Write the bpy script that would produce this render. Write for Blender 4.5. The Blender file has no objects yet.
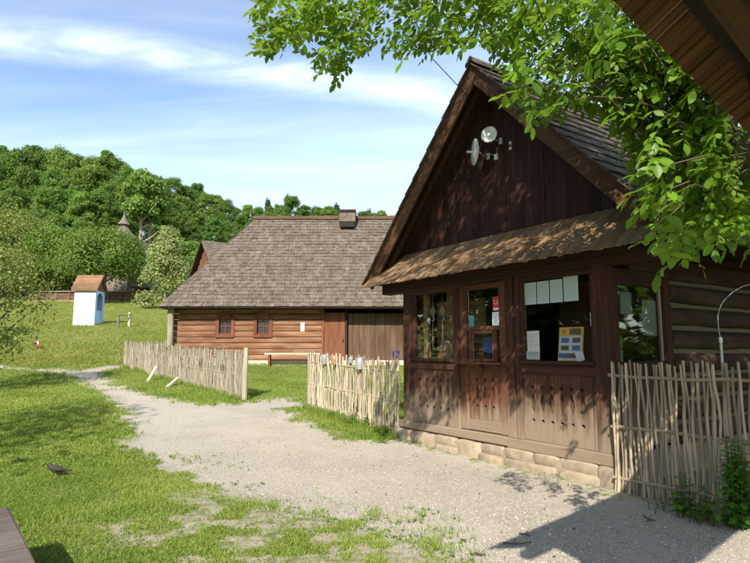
import bpy, math, random
import numpy as np
from mathutils import Vector, Matrix

# ------------------------------------------------------------------ camera, sky, sun, exposure
SC = bpy.context.scene
COL = SC.collection
F_PX, PITCH, EYE = 565.0, math.radians(6.9), 1.5
cam_d = bpy.data.cameras.new('camera'); cam = bpy.data.objects.new('camera', cam_d); COL.objects.link(cam)
cam.location = (0, 0, EYE); cam.rotation_euler = (math.pi/2 + PITCH, 0, 0)
cam_d.sensor_width = 36; cam_d.lens = F_PX/750*36; cam_d.clip_end = 2000; cam_d.clip_start = 0.05
SC.camera = cam

SUN_T = Vector((0.20, 0.98, 0)).normalized()          # the way the light travels over the ground
SUN_EL = math.radians(37)
W = bpy.data.worlds.new('World'); SC.world = W; W.use_nodes = True
wn, wl = W.node_tree.nodes, W.node_tree.links
for n in list(wn): wn.remove(n)
out = wn.new('ShaderNodeOutputWorld'); bg = wn.new('ShaderNodeBackground'); bg.inputs['Strength'].default_value = 0.135
sky = wn.new('ShaderNodeTexSky'); sky.sky_type = 'NISHITA'; sky.sun_disc = False
sky.sun_elevation = SUN_EL; sky.sun_rotation = math.radians(191.5); sky.air_density = 1.1; sky.dust_density = 0.6; sky.ozone_density = 2.2
# thin cirrus: noise on a high flat layer, so it goes on over the whole sky
tc = wn.new('ShaderNodeTexCoord'); sep = wn.new('ShaderNodeSeparateXYZ'); wl.new(tc.outputs['Generated'], sep.inputs[0])
mz = wn.new('ShaderNodeMath'); mz.operation = 'MAXIMUM'; mz.inputs[1].default_value = 0.04; wl.new(sep.outputs['Z'], mz.inputs[0])
mz2 = wn.new('ShaderNodeMath'); mz2.operation = 'ADD'; mz2.inputs[1].default_value = 0.12; wl.new(mz.outputs[0], mz2.inputs[0])
dx = wn.new('ShaderNodeMath'); dx.operation = 'DIVIDE'; wl.new(sep.outputs['X'], dx.inputs[0]); wl.new(mz2.outputs[0], dx.inputs[1])
dy = wn.new('ShaderNodeMath'); dy.operation = 'DIVIDE'; wl.new(sep.outputs['Y'], dy.inputs[0]); wl.new(mz2.outputs[0], dy.inputs[1])
cmb = wn.new('ShaderNodeCombineXYZ'); wl.new(dx.outputs[0], cmb.inputs[0]); wl.new(dy.outputs[0], cmb.inputs[1])
def cloud(rot, scale, loc, lo, hi, detail, nscale, dist):
    mp = wn.new('ShaderNodeMapping'); mp.inputs['Rotation'].default_value = (0, 0, math.radians(rot))
    mp.inputs['Scale'].default_value = scale; mp.inputs['Location'].default_value = loc
    wl.new(cmb.outputs[0], mp.inputs[0])
    no = wn.new('ShaderNodeTexNoise'); no.inputs['Scale'].default_value = nscale; no.inputs['Detail'].default_value = detail
    no.inputs['Roughness'].default_value = 0.62; no.inputs['Distortion'].default_value = dist
    wl.new(mp.outputs[0], no.inputs[0])
    mr = wn.new('ShaderNodeMapRange'); mr.interpolation_type = 'SMOOTHSTEP'; mr.inputs[1].default_value = lo; mr.inputs[2].default_value = hi
    wl.new(no.outputs[0], mr.inputs[0]); return mr.outputs[0]
def wmath(op, a, b):
    m = wn.new('ShaderNodeMath'); m.operation = op
    for i, v in enumerate((a, b)):
        if isinstance(v, (int, float)): m.inputs[i].default_value = v
        else: wl.new(v, m.inputs[i])
    return m.outputs[0]
wisp = cloud(-17, (0.55, 2.6, 1), (0.3, 0.2, 0), 0.42, 0.78, 9, 1.6, 0.6)
veil = cloud(-17, (0.25, 0.6, 1), (3.4, 1.1, 0), 0.36, 0.74, 5, 0.9, 0.3)
# one drawn-out band of cirrus crossing the sky (a streak in the cloud layer)
mpb = wn.new('ShaderNodeMapping'); mpb.inputs['Rotation'].default_value = (0, 0, math.radians(-17.1)); wl.new(cmb.outputs[0], mpb.inputs[0])
sb = wn.new('ShaderNodeSeparateXYZ'); wl.new(mpb.outputs[0], sb.inputs[0])
nb = wn.new('ShaderNodeTexNoise'); nb.inputs['Scale'].default_value = 0.9; nb.inputs['Detail'].default_value = 4; wl.new(cmb.outputs[0], nb.inputs[0])
BAND0, BANDW = 1.555, 0.13
bpos = wmath('ADD', sb.outputs['Y'], wmath('MULTIPLY', wmath('SUBTRACT', nb.outputs[0], 0.5), 0.16))
bd = wmath('ABSOLUTE', wmath('SUBTRACT', bpos, BAND0), 0)
mrb = wn.new('ShaderNodeMapRange'); mrb.interpolation_type = 'SMOOTHSTEP'; mrb.inputs[1].default_value = BANDW; mrb.inputs[2].default_value = 0.0
wl.new(bd, mrb.inputs[0])
grain = cloud(-17, (2.2, 4.0, 1), (1.3, 0.2, 0), 0.25, 0.78, 10, 2.2, 0.5)
band = wmath('MULTIPLY', mrb.outputs[0], wmath('ADD', wmath('MULTIPLY', grain, 0.36), 0.12))
cl = wmath('ADD', wmath('MULTIPLY', wisp, 0.12), wmath('ADD', wmath('MULTIPLY', veil, 0.30), band))
cl = wmath('MINIMUM', cl, 0.85)
mix = wn.new('ShaderNodeMix'); mix.data_type = 'RGBA'; wl.new(cl, mix.inputs['Factor'])
wl.new(sky.outputs[0], mix.inputs['A']); mix.inputs['B'].default_value = (7.6, 8.0, 8.6, 1)
wl.new(mix.outputs['Result'], bg.inputs['Color']); wl.new(bg.outputs[0], out.inputs[0])

sun_d = bpy.data.lights.new('sun', 'SUN'); sun = bpy.data.objects.new('sun', sun_d); COL.objects.link(sun)
sun_d.energy = 4.6; sun_d.angle = math.radians(0.5); sun_d.color = (1.0, 0.93, 0.80)
sd = Vector((SUN_T.x*math.cos(SUN_EL), SUN_T.y*math.cos(SUN_EL), -math.sin(SUN_EL)))
sun.rotation_euler = sd.to_track_quat('-Z', 'Y').to_euler(); sun.location = (-5, -20, 20)
SC.view_settings.view_transform = 'Standard'; SC.view_settings.look = 'None'
SC.view_settings.exposure = 0.88; SC.view_settings.gamma = 1.0
SC.cycles.max_bounces = 8; SC.cycles.transparent_max_bounces = 16

R = random.Random(7)
rng = np.random.default_rng(7)

# ------------------------------------------------------------------ terrain and pixel helpers
def smooth(x, a, b):
    t = np.clip((x-a)/(b-a), 0, 1); return t*t*(3-2*t)
def _h(ix, iy, s):
    n = np.sin(ix*127.1 + iy*311.7 + s*74.7)*43758.5453
    return n - np.floor(n)
def vnoise(x, y, sc=1.0, s=0):
    x = np.asarray(x, float)*sc; y = np.asarray(y, float)*sc
    ix, iy = np.floor(x), np.floor(y); fx, fy = x-ix, y-iy
    fx = fx*fx*(3-2*fx); fy = fy*fy*(3-2*fy)
    a, b, c, d = _h(ix, iy, s), _h(ix+1, iy, s), _h(ix, iy+1, s), _h(ix+1, iy+1, s)
    return (a*(1-fx)+b*fx)*(1-fy) + (c*(1-fx)+d*fx)*fy
def fbm(x, y, sc=1.0, s=0, n=4):
    t = 0; amp = 0.5
    for i in range(n): t = t + amp*vnoise(x, y, sc*2**i, s+i*7); amp *= 0.5
    return t
def HT(x, y):
    x = np.asarray(x, float); y = np.asarray(y, float)
    a = 0.88*np.clip((y-8)/14, 0, 1)**1.2
    y0 = 22.5 + 11*smooth(x, -11.5, -8.2)
    d = y - y0
    soft = np.where(d > 20, d, 1.6*np.log1p(np.exp(np.clip(d, -30, 20)/1.6)))
    b = 0.155*np.minimum(soft, 45)
    hill = 0.30*np.clip(y-66, 0, 80)*(1 - 0.62*smooth(x, -30, 30))
    bump = 0.10*(fbm(x, y, 0.22, 3)-0.47)*smooth(y, 12, 24)*smooth(-x, 4, 9)
    mound = 0.45*np.exp(-((x+17.2)/4.0)**2 - ((y-33.5)/4.0)**2)
    return a + b + hill + bump + mound
def ray(px, py):
    u, v = px-375.0, 281.5-py
    return Vector((u, F_PX*math.cos(PITCH)-v*math.sin(PITCH), F_PX*math.sin(PITCH)+v*math.cos(PITCH))).normalized()
def at(px, py, Y):
    d = ray(px, py); t = Y/d.y; return Vector((d.x*t, Y, EYE+d.z*t))
def onground(px, py):
    d = ray(px, py); t = 0.5; last = 0.5
    while t < 300:
        if EYE+d.z*t <= float(HT(d.x*t, d.y*t)): break
        last = t; t *= 1.01
    for _ in range(30):
        m = (last+t)/2
        if EYE+d.z*m <= float(HT(d.x*m, d.y*m)): t = m
        else: last = m
    return Vector((d.x*t, d.y*t, EYE+d.z*t))
def proj(p):
    x, y, z = p[..., 0], p[..., 1], p[..., 2]-EYE
    f = y*math.cos(PITCH)+z*math.sin(PITCH); u = -y*math.sin(PITCH)+z*math.cos(PITCH)
    f = np.where(f < 0.05, 0.05, f)
    return 375+F_PX*x/f, 281.5-F_PX*u/f, f

# ------------------------------------------------------------------ mesh helpers
def link(o, parent=None):
    COL.objects.link(o)
    if parent is not None: o.parent = parent
    return o
def tag(o, label, cat, group=None, kind=None):
    if label: o['label'] = label
    if cat: o['category'] = cat
    if group: o['group'] = group
    if kind: o['kind'] = kind
    return o
def empty(name, loc=(0, 0, 0), rz=0.0, label=None, cat=None, group=None):
    o = bpy.data.objects.new(name, None); COL.objects.link(o); o.location = loc; o.rotation_euler = (0, 0, rz)
    o.empty_display_size = 0.1
    return tag(o, label, cat, group)
class MB:
    def __init__(s): s.v = []; s.f = []; s.sm = []
    def add(s, v, f, sm=False):
        b = len(s.v); s.v += [tuple(p) for p in v]; s.f += [tuple(i+b for i in q) for q in f]; s.sm += [sm]*len(f)
    def box(s, x0, x1, y0, y1, z0, z1, ch=0.006, jit=0.0):
        """box with the edges along its longest side chamfered"""
        d = (abs(x1-x0), abs(y1-y0), abs(z1-z0)); ax = d.index(max(d))
        o = [(0, 1, 2), (1, 2, 0), (2, 0, 1)][ax]
        lo = (min(x0, x1), min(y0, y1), min(z0, z1)); hi = (max(x0, x1), max(y0, y1), max(z0, z1))
        a, b, c = o; ch = min(ch, d[b]*0.3, d[c]*0.3)
        pr = [(lo[b]+ch, lo[c]), (hi[b]-ch, lo[c]), (hi[b], lo[c]+ch), (hi[b], hi[c]-ch), (hi[b]-ch, hi[c]), (lo[b]+ch, hi[c]), (lo[b], hi[c]-ch), (lo[b], lo[c]+ch)]
        v = []
        for e in (lo[a], hi[a]):
            for (p, q) in pr:
                t = [0, 0, 0]; t[a] = e + R.uniform(-jit, jit); t[b] = p + R.uniform(-jit, jit); t[c] = q + R.uniform(-jit, jit); v.append(t)
        f = [(i, (i+1) % 8, 8+(i+1) % 8, 8+i) for i in range(8)] + [tuple(range(7, -1, -1)), tuple(range(8, 16))]
        s.add(v, f)
    def tube(s, pts, rad, n=8, sm=True, caps=True, rough=0.0):
        pts = [Vector(p) for p in pts]
        if isinstance(rad, (int, float)): rad = [rad]*len(pts)
        v = []; f = []; up = None
        for i, p in enumerate(pts):
            t = (pts[min(i+1, len(pts)-1)]-pts[max(i-1, 0)]).normalized()
            if up is None: up = Vector((0, 0, 1)) if abs(t.z) < 0.9 else Vector((1, 0, 0))
            a = t.cross(up).normalized(); b = a.cross(t).normalized(); up = b
            for k in range(n):
                an = 2*math.pi*k/n; r = rad[i]*(1+R.uniform(-rough, rough)); v.append(p + a*math.cos(an)*r + b*math.sin(an)*r)
        for i in range(len(pts)-1):
            for k in range(n): f.append((i*n+k, i*n+(k+1) % n, (i+1)*n+(k+1) % n, (i+1)*n+k))
        s.add(v, f, sm)
        if caps:
            m = len(pts)-1; s.add(v[:n], [tuple(range(n-1, -1, -1))]); s.add(v[m*n:], [tuple(range(n))])
    def lathe(s, prof, c=(0, 0, 0), n=16, sm=True):
        v = []; f = []
        for (r, z) in prof:
            for k in range(n): v.append((c[0]+r*math.cos(2*math.pi*k/n), c[1]+r*math.sin(2*math.pi*k/n), c[2]+z))
        for i in range(len(prof)-1):
            for k in range(n): f.append((i*n+k, i*n+(k+1) % n, (i+1)*n+(k+1) % n, (i+1)*n+k))
        s.add(v, f, sm)
    def prism(s, poly, fn, d0, d1):
        """2-D polygon carried through fn(a, b, depth)"""
        n = len(poly); v = [fn(a, b, d0) for a, b in poly]+[fn(a, b, d1) for a, b in poly]
        f = [tuple(range(n)), tuple(range(2*n-1, n-1, -1))]+[(i, n+i, n+(i+1) % n, (i+1) % n) for i in range(n)]
        s.add(v, f)
    def mesh(s, name, mat, recalc=True):
        me = bpy.data.meshes.new(name); me.from_pydata(s.v, [], s.f)
        me.polygons.foreach_set('use_smooth', s.sm)
        if recalc:
            import bmesh
            bm = bmesh.new(); bm.from_mesh(me); bmesh.ops.recalc_face_normals(bm, faces=bm.faces); bm.to_mesh(me); bm.free()
        if mat: me.materials.append(mat)
        return me
    def build(s, name, mat, parent=None, center=True):
        c = Vector((0, 0, 0))
        if center and s.v:
            a = np.array(s.v); c = Vector((a.min(0)+a.max(0))/2); s.v = [tuple(p) for p in (a-np.array(c))]
        o = bpy.data.objects.new(name, s.mesh(name, mat)); o.location = c
        return link(o, parent)
def box(name, mat, parent, *d, ch=0.006, jit=0.0):
    m = MB(); m.box(*d, ch=ch, jit=jit); return m.build(name, mat, parent)
def np_mesh(name, V, T, mat, tint=None, smooth_=False):
    """V (n,3), T (m,k) faces of one size"""
    me = bpy.data.meshes.new(name); m, k = T.shape
    me.vertices.add(len(V)); me.vertices.foreach_set('co', np.ascontiguousarray(V, np.float32).ravel())
    me.loops.add(m*k); me.loops.foreach_set('vertex_index', np.ascontiguousarray(T, np.int32).ravel())
    me.polygons.add(m); me.polygons.foreach_set('loop_start', np.arange(0, m*k, k, dtype=np.int32))
    try: me.polygons.foreach_set('loop_total', np.full(m, k, np.int32))
    except Exception: pass
    me.polygons.foreach_set('use_smooth', np.full(m, smooth_, bool))
    me.update(calc_edges=True)
    if tint is not None:
        a = me.attributes.new('tint', 'FLOAT', 'POINT'); a.data.foreach_set('value', np.ascontiguousarray(tint, np.float32))
    if mat: me.materials.append(mat)
    return me
def copy_obj(o, parent=None, loc=None, rot=None):
    c = o.copy(); COL.objects.link(c); c.parent = parent
    if loc is not None: c.location = loc
    if rot is not None: c.rotation_euler = rot
    return c

# ------------------------------------------------------------------ materials
class MN:
    def __init__(s, name):
        s.m = bpy.data.materials.new(name); s.m.use_nodes = True; s.t = s.m.node_tree; s.b = s.t.nodes['Principled BSDF']; s.out = s.t.nodes['Material Output']
    def n(s, kind, **kw):
        x = s.t.nodes.new('ShaderNode'+kind)
        for k, v in kw.items():
            if k in x.inputs: s.set(x.inputs[k], v)
            else: setattr(x, k, v)
        return x
    def set(s, sock, v):
        if hasattr(v, 'is_output') or isinstance(v, bpy.types.NodeSocket): s.t.links.new(v, sock)
        else: sock.default_value = v
    def math(s, op, a, b=0.0, c=None):
        x = s.t.nodes.new('ShaderNodeMath'); x.operation = op; s.set(x.inputs[0], a); s.set(x.inputs[1], b)
        if c is not None: s.set(x.inputs[2], c)
        return x.outputs[0]
    def noise(s, vec, scale, detail=4, rough=0.55, dist=0.0):
        x = s.n('TexNoise'); x.inputs['Scale'].default_value = scale; x.inputs['Detail'].default_value = detail
        x.inputs['Roughness'].default_value = rough; x.inputs['Distortion'].default_value = dist
        if vec is not None: s.t.links.new(vec, x.inputs['Vector'])
        return x.outputs[0]
    def ramp(s, fac, stops):
        x = s.n('ValToRGB'); s.t.links.new(fac, x.inputs[0]); el = x.color_ramp.elements
        while len(el) < len(stops): el.new(0.5)
        for e, (p, c) in zip(el, stops): e.position = p; e.color = (*c, 1)
        return x.outputs[0]
    def mix(s, fac, a, b, blend='MIX'):
        x = s.n('Mix', data_type='RGBA', blend_type=blend); s.set(x.inputs['Factor'], fac)
        for k, v in (('A', a), ('B', b)): s.set(x.inputs[k], (*v, 1) if isinstance(v, tuple) else v)
        return x.outputs['Result']
    def mapr(s, v, a, b, c=0.0, d=1.0):
        x = s.n('MapRange', interpolation_type='SMOOTHSTEP'); s.t.links.new(v, x.inputs[0])
        for i, k in enumerate((a, b, c, d)): x.inputs[i+1].default_value = k
        return x.outputs[0]
    def bump(s, h, strength=0.4, dist=0.01):
        x = s.n('Bump'); x.inputs['Strength'].default_value = strength; x.inputs['Distance'].default_value = dist
        s.t.links.new(h, x.inputs['Height']); s.t.links.new(x.outputs[0], s.b.inputs['Normal'])
def obj_vec(M, scale=(1, 1, 1), shift=True):
    tcn = M.n('TexCoord'); v = tcn.outputs['Object']
    if shift:
        oi = M.n('ObjectInfo'); k = M.n('VectorMath', operation='SCALE'); k.inputs[0].default_value = (37.0, 61.0, 23.0); M.t.links.new(oi.outputs['Random'], k.inputs['Scale'])
        a = M.n('VectorMath', operation='ADD'); M.t.links.new(v, a.inputs[0]); M.t.links.new(k.outputs[0], a.inputs[1]); v = a.outputs[0]
    mp = M.n('Mapping'); mp.inputs['Scale'].default_value = scale; M.t.links.new(v, mp.inputs[0])
    return mp.outputs[0]
def wood(name, dark, light, axis, worn=None, wear=(0, 0), grain=30, vary=0.35, rough=0.8, spec=0.25, patch=None):
    """axis = the grain's direction; worn = bleached colour that comes through in patches (and, on parts given in booth height, below wear)"""
    M = MN(name); st = [grain]*3; st[axis] = grain*0.045
    v = obj_vec(M, tuple(st)); n1 = M.noise(v, 1.0, 8, 0.65, 0.4)
    st2 = [3.0]*3; st2[axis] = 0.7
    n2 = M.noise(obj_vec(M, tuple(st2)), 1.0, 4)
    c = M.ramp(n1, [(0.28, dark), (0.72, light)])
    oi = M.n('ObjectInfo')
    hs = M.n('HueSaturation'); M.t.links.new(c, hs.inputs['Color'])
    M.t.links.new(M.math('MULTIPLY_ADD', oi.outputs['Random'], vary, 1-vary*0.5), hs.inputs['Value'])
    c = hs.outputs[0]
    c = M.mix(M.mapr(n2, 0.35, 0.75, 0, 0.45), c, tuple(x*0.5 for x in dark))
    if worn:
        if wear[1] != wear[0]:
            g = M.n('NewGeometry'); sp = M.n('SeparateXYZ'); M.t.links.new(g.outputs['Position'], sp.inputs[0])
            st3 = [9.0]*3; st3[axis] = 1.6
            n3 = M.noise(obj_vec(M, tuple(st3)), 1.0, 5, 0.6)
            z = M.math('ADD', sp.outputs['Z'], M.math('MULTIPLY', M.math('SUBTRACT', n3, 0.5), 1.25))
            f = M.mapr(z, wear[1], wear[0], 0, 0.92)
        else:
            st3 = [5.0]*3; st3[axis] = 1.0
            f = M.mapr(M.noise(obj_vec(M, tuple(st3)), 1.0, 6, 0.6), 0.42, 0.68, 0, patch or 0.8)
        wc = M.mix(n1, tuple(x*0.62 for x in worn), worn)
        c = M.mix(f, c, wc)
    M.t.links.new(c, M.b.inputs['Base Color'])
    M.b.inputs['Roughness'].default_value = rough; M.b.inputs['Specular IOR Level'].default_value = spec
    M.bump(n1, 0.55, 0.006)
    return M.m
def cells(mat, scale, amount):
    t = mat.node_tree; b = t.nodes['Principled BSDF']; src = b.inputs['Base Color'].links[0].from_socket
    tcn = t.nodes.new('ShaderNodeTexCoord'); vo = t.nodes.new('ShaderNodeTexVoronoi'); vo.inputs['Scale'].default_value = scale; t.links.new(tcn.outputs['Object'], vo.inputs['Vector'])
    sp = t.nodes.new('ShaderNodeSeparateColor'); t.links.new(vo.outputs['Color'], sp.inputs[0]); hs = t.nodes.new('ShaderNodeHueSaturation'); t.links.new(src, hs.inputs['Color'])
    ma = t.nodes.new('ShaderNodeMath'); ma.operation = 'MULTIPLY_ADD'; ma.inputs[1].default_value = amount; ma.inputs[2].default_value = 1-amount*0.5; t.links.new(sp.outputs[0], ma.inputs[0]); t.links.new(ma.outputs[0], hs.inputs['Value']); t.links.new(hs.outputs[0], b.inputs['Base Color'])
def plain(name, col, rough=0.6, metal=0.0, var=0.15, scale=20, bump=0.1):
    M = MN(name); v = obj_vec(M, (1, 1, 1)); n = M.noise(v, scale, 6, 0.6)
    c = M.mix(n, tuple(x*(1-var) for x in col), tuple(min(1, x*(1+var)) for x in col)); oi = M.n('ObjectInfo'); hs = M.n('HueSaturation'); M.t.links.new(c, hs.inputs['Color']); M.t.links.new(M.math('MULTIPLY_ADD', oi.outputs['Random'], 0.3, 0.82), hs.inputs['Value']); c = hs.outputs[0]
    M.t.links.new(c, M.b.inputs['Base Color']); M.b.inputs['Roughness'].default_value = rough; M.b.inputs['Metallic'].default_value = metal
    if bump: M.bump(n, bump, 0.004)
    return M.m
def foliage(name, dark, light, trans=0.35, rough=0.5, var=0.35, hue=0.02, spec=0.3):
    M = MN(name); a = M.n('Attribute', attribute_name='tint'); oi = M.n('ObjectInfo')
    c = M.mix(a.outputs['Fac'], dark, light)
    hs = M.n('HueSaturation'); M.t.links.new(c, hs.inputs['Color'])
    M.t.links.new(M.math('MULTIPLY_ADD', oi.outputs['Random'], var, 1-var*0.5), hs.inputs['Value'])
    r2 = M.math('FRACT', M.math('MULTIPLY', oi.outputs['Random'], 17.3), 0)
    M.t.links.new(M.math('MULTIPLY_ADD', r2, hue*2, 0.5-hue), hs.inputs['Hue'])
    M.t.links.new(hs.outputs[0], M.b.inputs['Base Color']); M.b.inputs['Roughness'].default_value = rough; M.b.inputs['Specular IOR Level'].default_value = spec
    tr = M.n('BsdfTranslucent'); tcx = M.mix(0.5, hs.outputs[0], (0.30, 0.42, 0.03)); M.t.links.new(tcx, tr.inputs['Color'])
    mx = M.n('MixShader'); mx.inputs[0].default_value = trans; M.t.links.new(M.b.outputs[0], mx.inputs[1]); M.t.links.new(tr.outputs[0], mx.inputs[2])
    M.t.links.new(mx.outputs[0], M.out.inputs[0]); return M.m
def glass(name, tint=(0.75, 0.8, 0.78), gain=1.0):
    M = MN(name); t = M.n('BsdfTransparent'); t.inputs[0].default_value = (*tint, 1); g = M.n('BsdfGlossy'); g.inputs['Roughness'].default_value = 0.01
    v = obj_vec(M, (1, 1, 1)); nn = M.noise(v, 2.2, 2); bp = M.n('Bump'); bp.inputs['Strength'].default_value = 0.03; bp.inputs['Distance'].default_value = 0.05
    M.t.links.new(nn, bp.inputs['Height']); M.t.links.new(bp.outputs[0], g.inputs['Normal'])
    fr = M.n('Fresnel'); fr.inputs[0].default_value = 1.5
    mx = M.n('MixShader'); M.t.links.new(M.math('MINIMUM', M.math('MULTIPLY', fr.outputs[0], 0.75*gain), 1.0), mx.inputs[0]); M.t.links.new(t.outputs[0], mx.inputs[1]); M.t.links.new(g.outputs[0], mx.inputs[2])
    M.t.links.new(mx.outputs[0], M.out.inputs[0]); return M.m

X_, Y_, Z_ = 0, 1, 2
DK, LT = (0.022, 0.009, 0.006), (0.080, 0.033, 0.019)
m_post = wood('booth_post_wood', DK, (0.092, 0.036, 0.019), Z_, (0.30, 0.225, 0.158), (0.40, 1.05), 26)
m_beam = wood('booth_beam_wood', DK, (0.088, 0.037, 0.020), X_, (0.31, 0.235, 0.165), (0.36, 0.70), 26)
m_board = wood('booth_board_wood', (0.040, 0.015, 0.009), (0.115, 0.050, 0.028), Z_, (0.31, 0.235, 0.165), (0.42, 1.08), 34)
m_doorw = wood('booth_door_wood', (0.055, 0.020, 0.010), (0.16, 0.066, 0.032), Z_, (0.30, 0.225, 0.158), (0.42, 0.85), 30)
m_doorh = wood('booth_door_rail_wood', (0.055, 0.020, 0.010), (0.17, 0.072, 0.035), X_, (0.30, 0.225, 0.158), (0.42, 0.85), 30)
m_back = wood('panel_backing_wood', (0.030, 0.014, 0.009), (0.075, 0.035, 0.021), Z_, (0.17, 0.115, 0.075), (0.45, 1.05))
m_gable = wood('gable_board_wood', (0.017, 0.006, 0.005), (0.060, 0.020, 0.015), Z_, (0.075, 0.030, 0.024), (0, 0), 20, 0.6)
m_barge = wood('barge_board_wood', (0.045, 0.020, 0.010), (0.14, 0.064, 0.030), X_)
m_shingle = wood('pent_shingle_wood', (0.10, 0.055, 0.026), (0.30, 0.175, 0.080), Y_, (0.22, 0.19, 0.155), (0, 0), 40, 0.55, 0.85, 0.2, 0.5)
m_roofsh = wood('booth_roof_shingle_wood', (0.045, 0.030, 0.022), (0.12, 0.085, 0.06), Y_, (0.15, 0.13, 0.11), (0, 0), 30, 0.5)
m_inlog = wood('inner_log_wood', (0.20, 0.11, 0.05), (0.52, 0.34, 0.18), X_)
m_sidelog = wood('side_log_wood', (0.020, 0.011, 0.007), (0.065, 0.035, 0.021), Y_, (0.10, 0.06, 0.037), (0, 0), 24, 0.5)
m_chink = plain('chinking_clay', (0.14, 0.115, 0.075), 0.95, 0, 0.3, 14, 0.5)
m_plankgrey = wood('grey_plank_wood', (0.09, 0.065, 0.048), (0.27, 0.215, 0.17), X_, (0.33, 0.28, 0.225), (0, 0), 36, 0.2)
m_stick = wood('peeled_stick_wood', (0.30, 0.235, 0.16), (0.60, 0.51, 0.38), Z_, (0.30, 0.26, 0.205), (0, 0), 30, 0.75, 0.8, 0.2)
m_stick_r = wood('barked_stick_wood', (0.27, 0.195, 0.125), (0.56, 0.44, 0.31), Z_, (0.22, 0.185, 0.15), (0, 0), 30, 0.75, 0.8, 0.2)
m_stick_o = wood('old_stick_wood', (0.19, 0.165, 0.12), (0.40, 0.355, 0.27), Z_, (0.25, 0.235, 0.165), (0, 0), 30, 0.7, 0.85, 0.2)
m_rail = wood('fence_rail_wood', (0.22, 0.16, 0.10), (0.46, 0.36, 0.25), X_, (0.35, 0.30, 0.24), (0, 0), 30)
m_houselog = wood('house_log_wood', (0.095, 0.042, 0.023), (0.32, 0.155, 0.083), X_, (0.38, 0.25, 0.165), (0, 0), 14, 0.4, 0.85, 0.2, 0.55)
m_housetrim = wood('house_trim_wood', (0.10, 0.032, 0.016), (0.235, 0.082, 0.040), Z_, None, (0, 0), 20)
m_houseplank = wood('house_plank_wood', (0.055, 0.031, 0.019), (0.155, 0.092, 0.056), Z_, (0.19, 0.13, 0.088), (0, 0), 16, 0.3, 0.85, 0.2, 0.6)
m_housedoor = wood('house_door_wood', (0.10, 0.036, 0.018), (0.26, 0.105, 0.055), Z_, None, (0, 0), 16, 0.3)
m_houseroof = wood('house_shingle_wood', (0.080, 0.064, 0.050), (0.185, 0.158, 0.128), Z_, (0.14, 0.105, 0.078), (0, 0), 5.0, 0.3, 0.9, 0.15, 0.6)
cells(m_houseroof, 7.5, 0.42)
m_ridge = wood('ridge_wood', (0.06, 0.035, 0.022), (0.14, 0.085, 0.055), X_)
m_darkwood = wood('dark_wood', (0.018, 0.011, 0.008), (0.05, 0.030, 0.02), X_)
m_farlog = wood('far_log_wood', (0.08, 0.045, 0.028), (0.20, 0.12, 0.08), X_, None, (0, 0), 8)
m_paleplank = wood('pale_plank_wood', (0.38, 0.32, 0.235), (0.58, 0.51, 0.40), X_, None, (0, 0), 30)
m_pale = plain('pale_foundation', (0.52, 0.42, 0.30), 0.95, 0, 0.25, 3, 0.6)
m_stone = plain('sandstone', (0.30, 0.235, 0.165), 0.95, 0, 0.55, 9, 1.0)
m_mortar = plain('earth_mortar', (0.30, 0.245, 0.175), 0.95, 0, 0.4, 12, 1.0)
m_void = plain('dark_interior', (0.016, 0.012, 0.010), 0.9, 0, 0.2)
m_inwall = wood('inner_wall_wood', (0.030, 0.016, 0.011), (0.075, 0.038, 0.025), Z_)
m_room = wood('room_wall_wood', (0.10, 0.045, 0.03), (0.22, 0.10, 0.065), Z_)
m_glass = glass('booth_glass', (0.95, 0.96, 0.95), 0.42)
m_glass_s = glass('side_glass', (0.90, 0.93, 0.90), 1.0)
m_pane = plain('dark_window_pane', (0.02, 0.024, 0.028), 0.25, 0, 0.1, 3, 0)
m_white = plain('white_plaster', (0.54, 0.61, 0.68), 0.9, 0, 0.16, 2.5, 0.4)
m_blue = plain('blue_plaster', (0.10, 0.30, 0.72), 0.9, 0, 0.15, 4, 0.2)
m_paleblue = plain('pale_blue_plaster', (0.42, 0.60, 0.78), 0.9, 0, 0.12, 4, 0.2)
m_redroof = wood('shrine_roof_wood', (0.15, 0.078, 0.042), (0.29, 0.16, 0.088), Y_, None, (0, 0), 12, 0.5)
m_metal = plain('galvanised_metal', (0.42, 0.43, 0.43), 0.45, 0.3, 0.12, 8, 0)
m_whitemetal = plain('white_painted_metal', (0.74, 0.75, 0.73), 0.5, 0, 0.10, 6, 0)
m_black = plain('black_plastic', (0.02, 0.02, 0.02), 0.5, 0, 0.1)
m_bark = plain('bark', (0.085, 0.060, 0.042), 0.95, 0, 0.4, 14, 1.0)
m_palebark = plain('pale_bark', (0.26, 0.22, 0.17), 0.95, 0, 0.4, 4, 0.6)
m_leaf_w = foliage('walnut_leaf', (0.040, 0.108, 0.009), (0.205, 0.375, 0.028), 0.50, 0.42, 0.0, 0.0, 0.35)
m_leaf_a = foliage('forest_leaf', (0.048, 0.112, 0.020), (0.165, 0.275, 0.048), 0.36, 0.6, 0.5, 0.022)
m_leaf_b = foliage('pale_tree_leaf', (0.15, 0.20, 0.055), (0.32, 0.36, 0.13), 0.3, 0.6, 0.2, 0.01)
m_leaf_l = foliage('linden_leaf', (0.055, 0.115, 0.016), (0.155, 0.230, 0.036), 0.30, 0.6, 0.2, 0.01)
m_leaf_o = foliage('orchard_leaf', (0.095, 0.140, 0.030), (0.25, 0.29, 0.075), 0.35, 0.55, 0.2, 0.01)
m_leaf_f = foliage('fir_needle', (0.014, 0.036, 0.014), (0.045, 0.085, 0.030), 0.15, 0.7, 0.3, 0.01)
m_grass = foliage('grass_blade', (0.115, 0.190, 0.026), (0.345, 0.395, 0.085), 0.35, 0.55, 0.0, 0.0, 0.2)
m_meadow = foliage('meadow_blade', (0.17, 0.20, 0.035), (0.38, 0.34, 0.10), 0.35, 0.6, 0.0, 0.0, 0.2)
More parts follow.
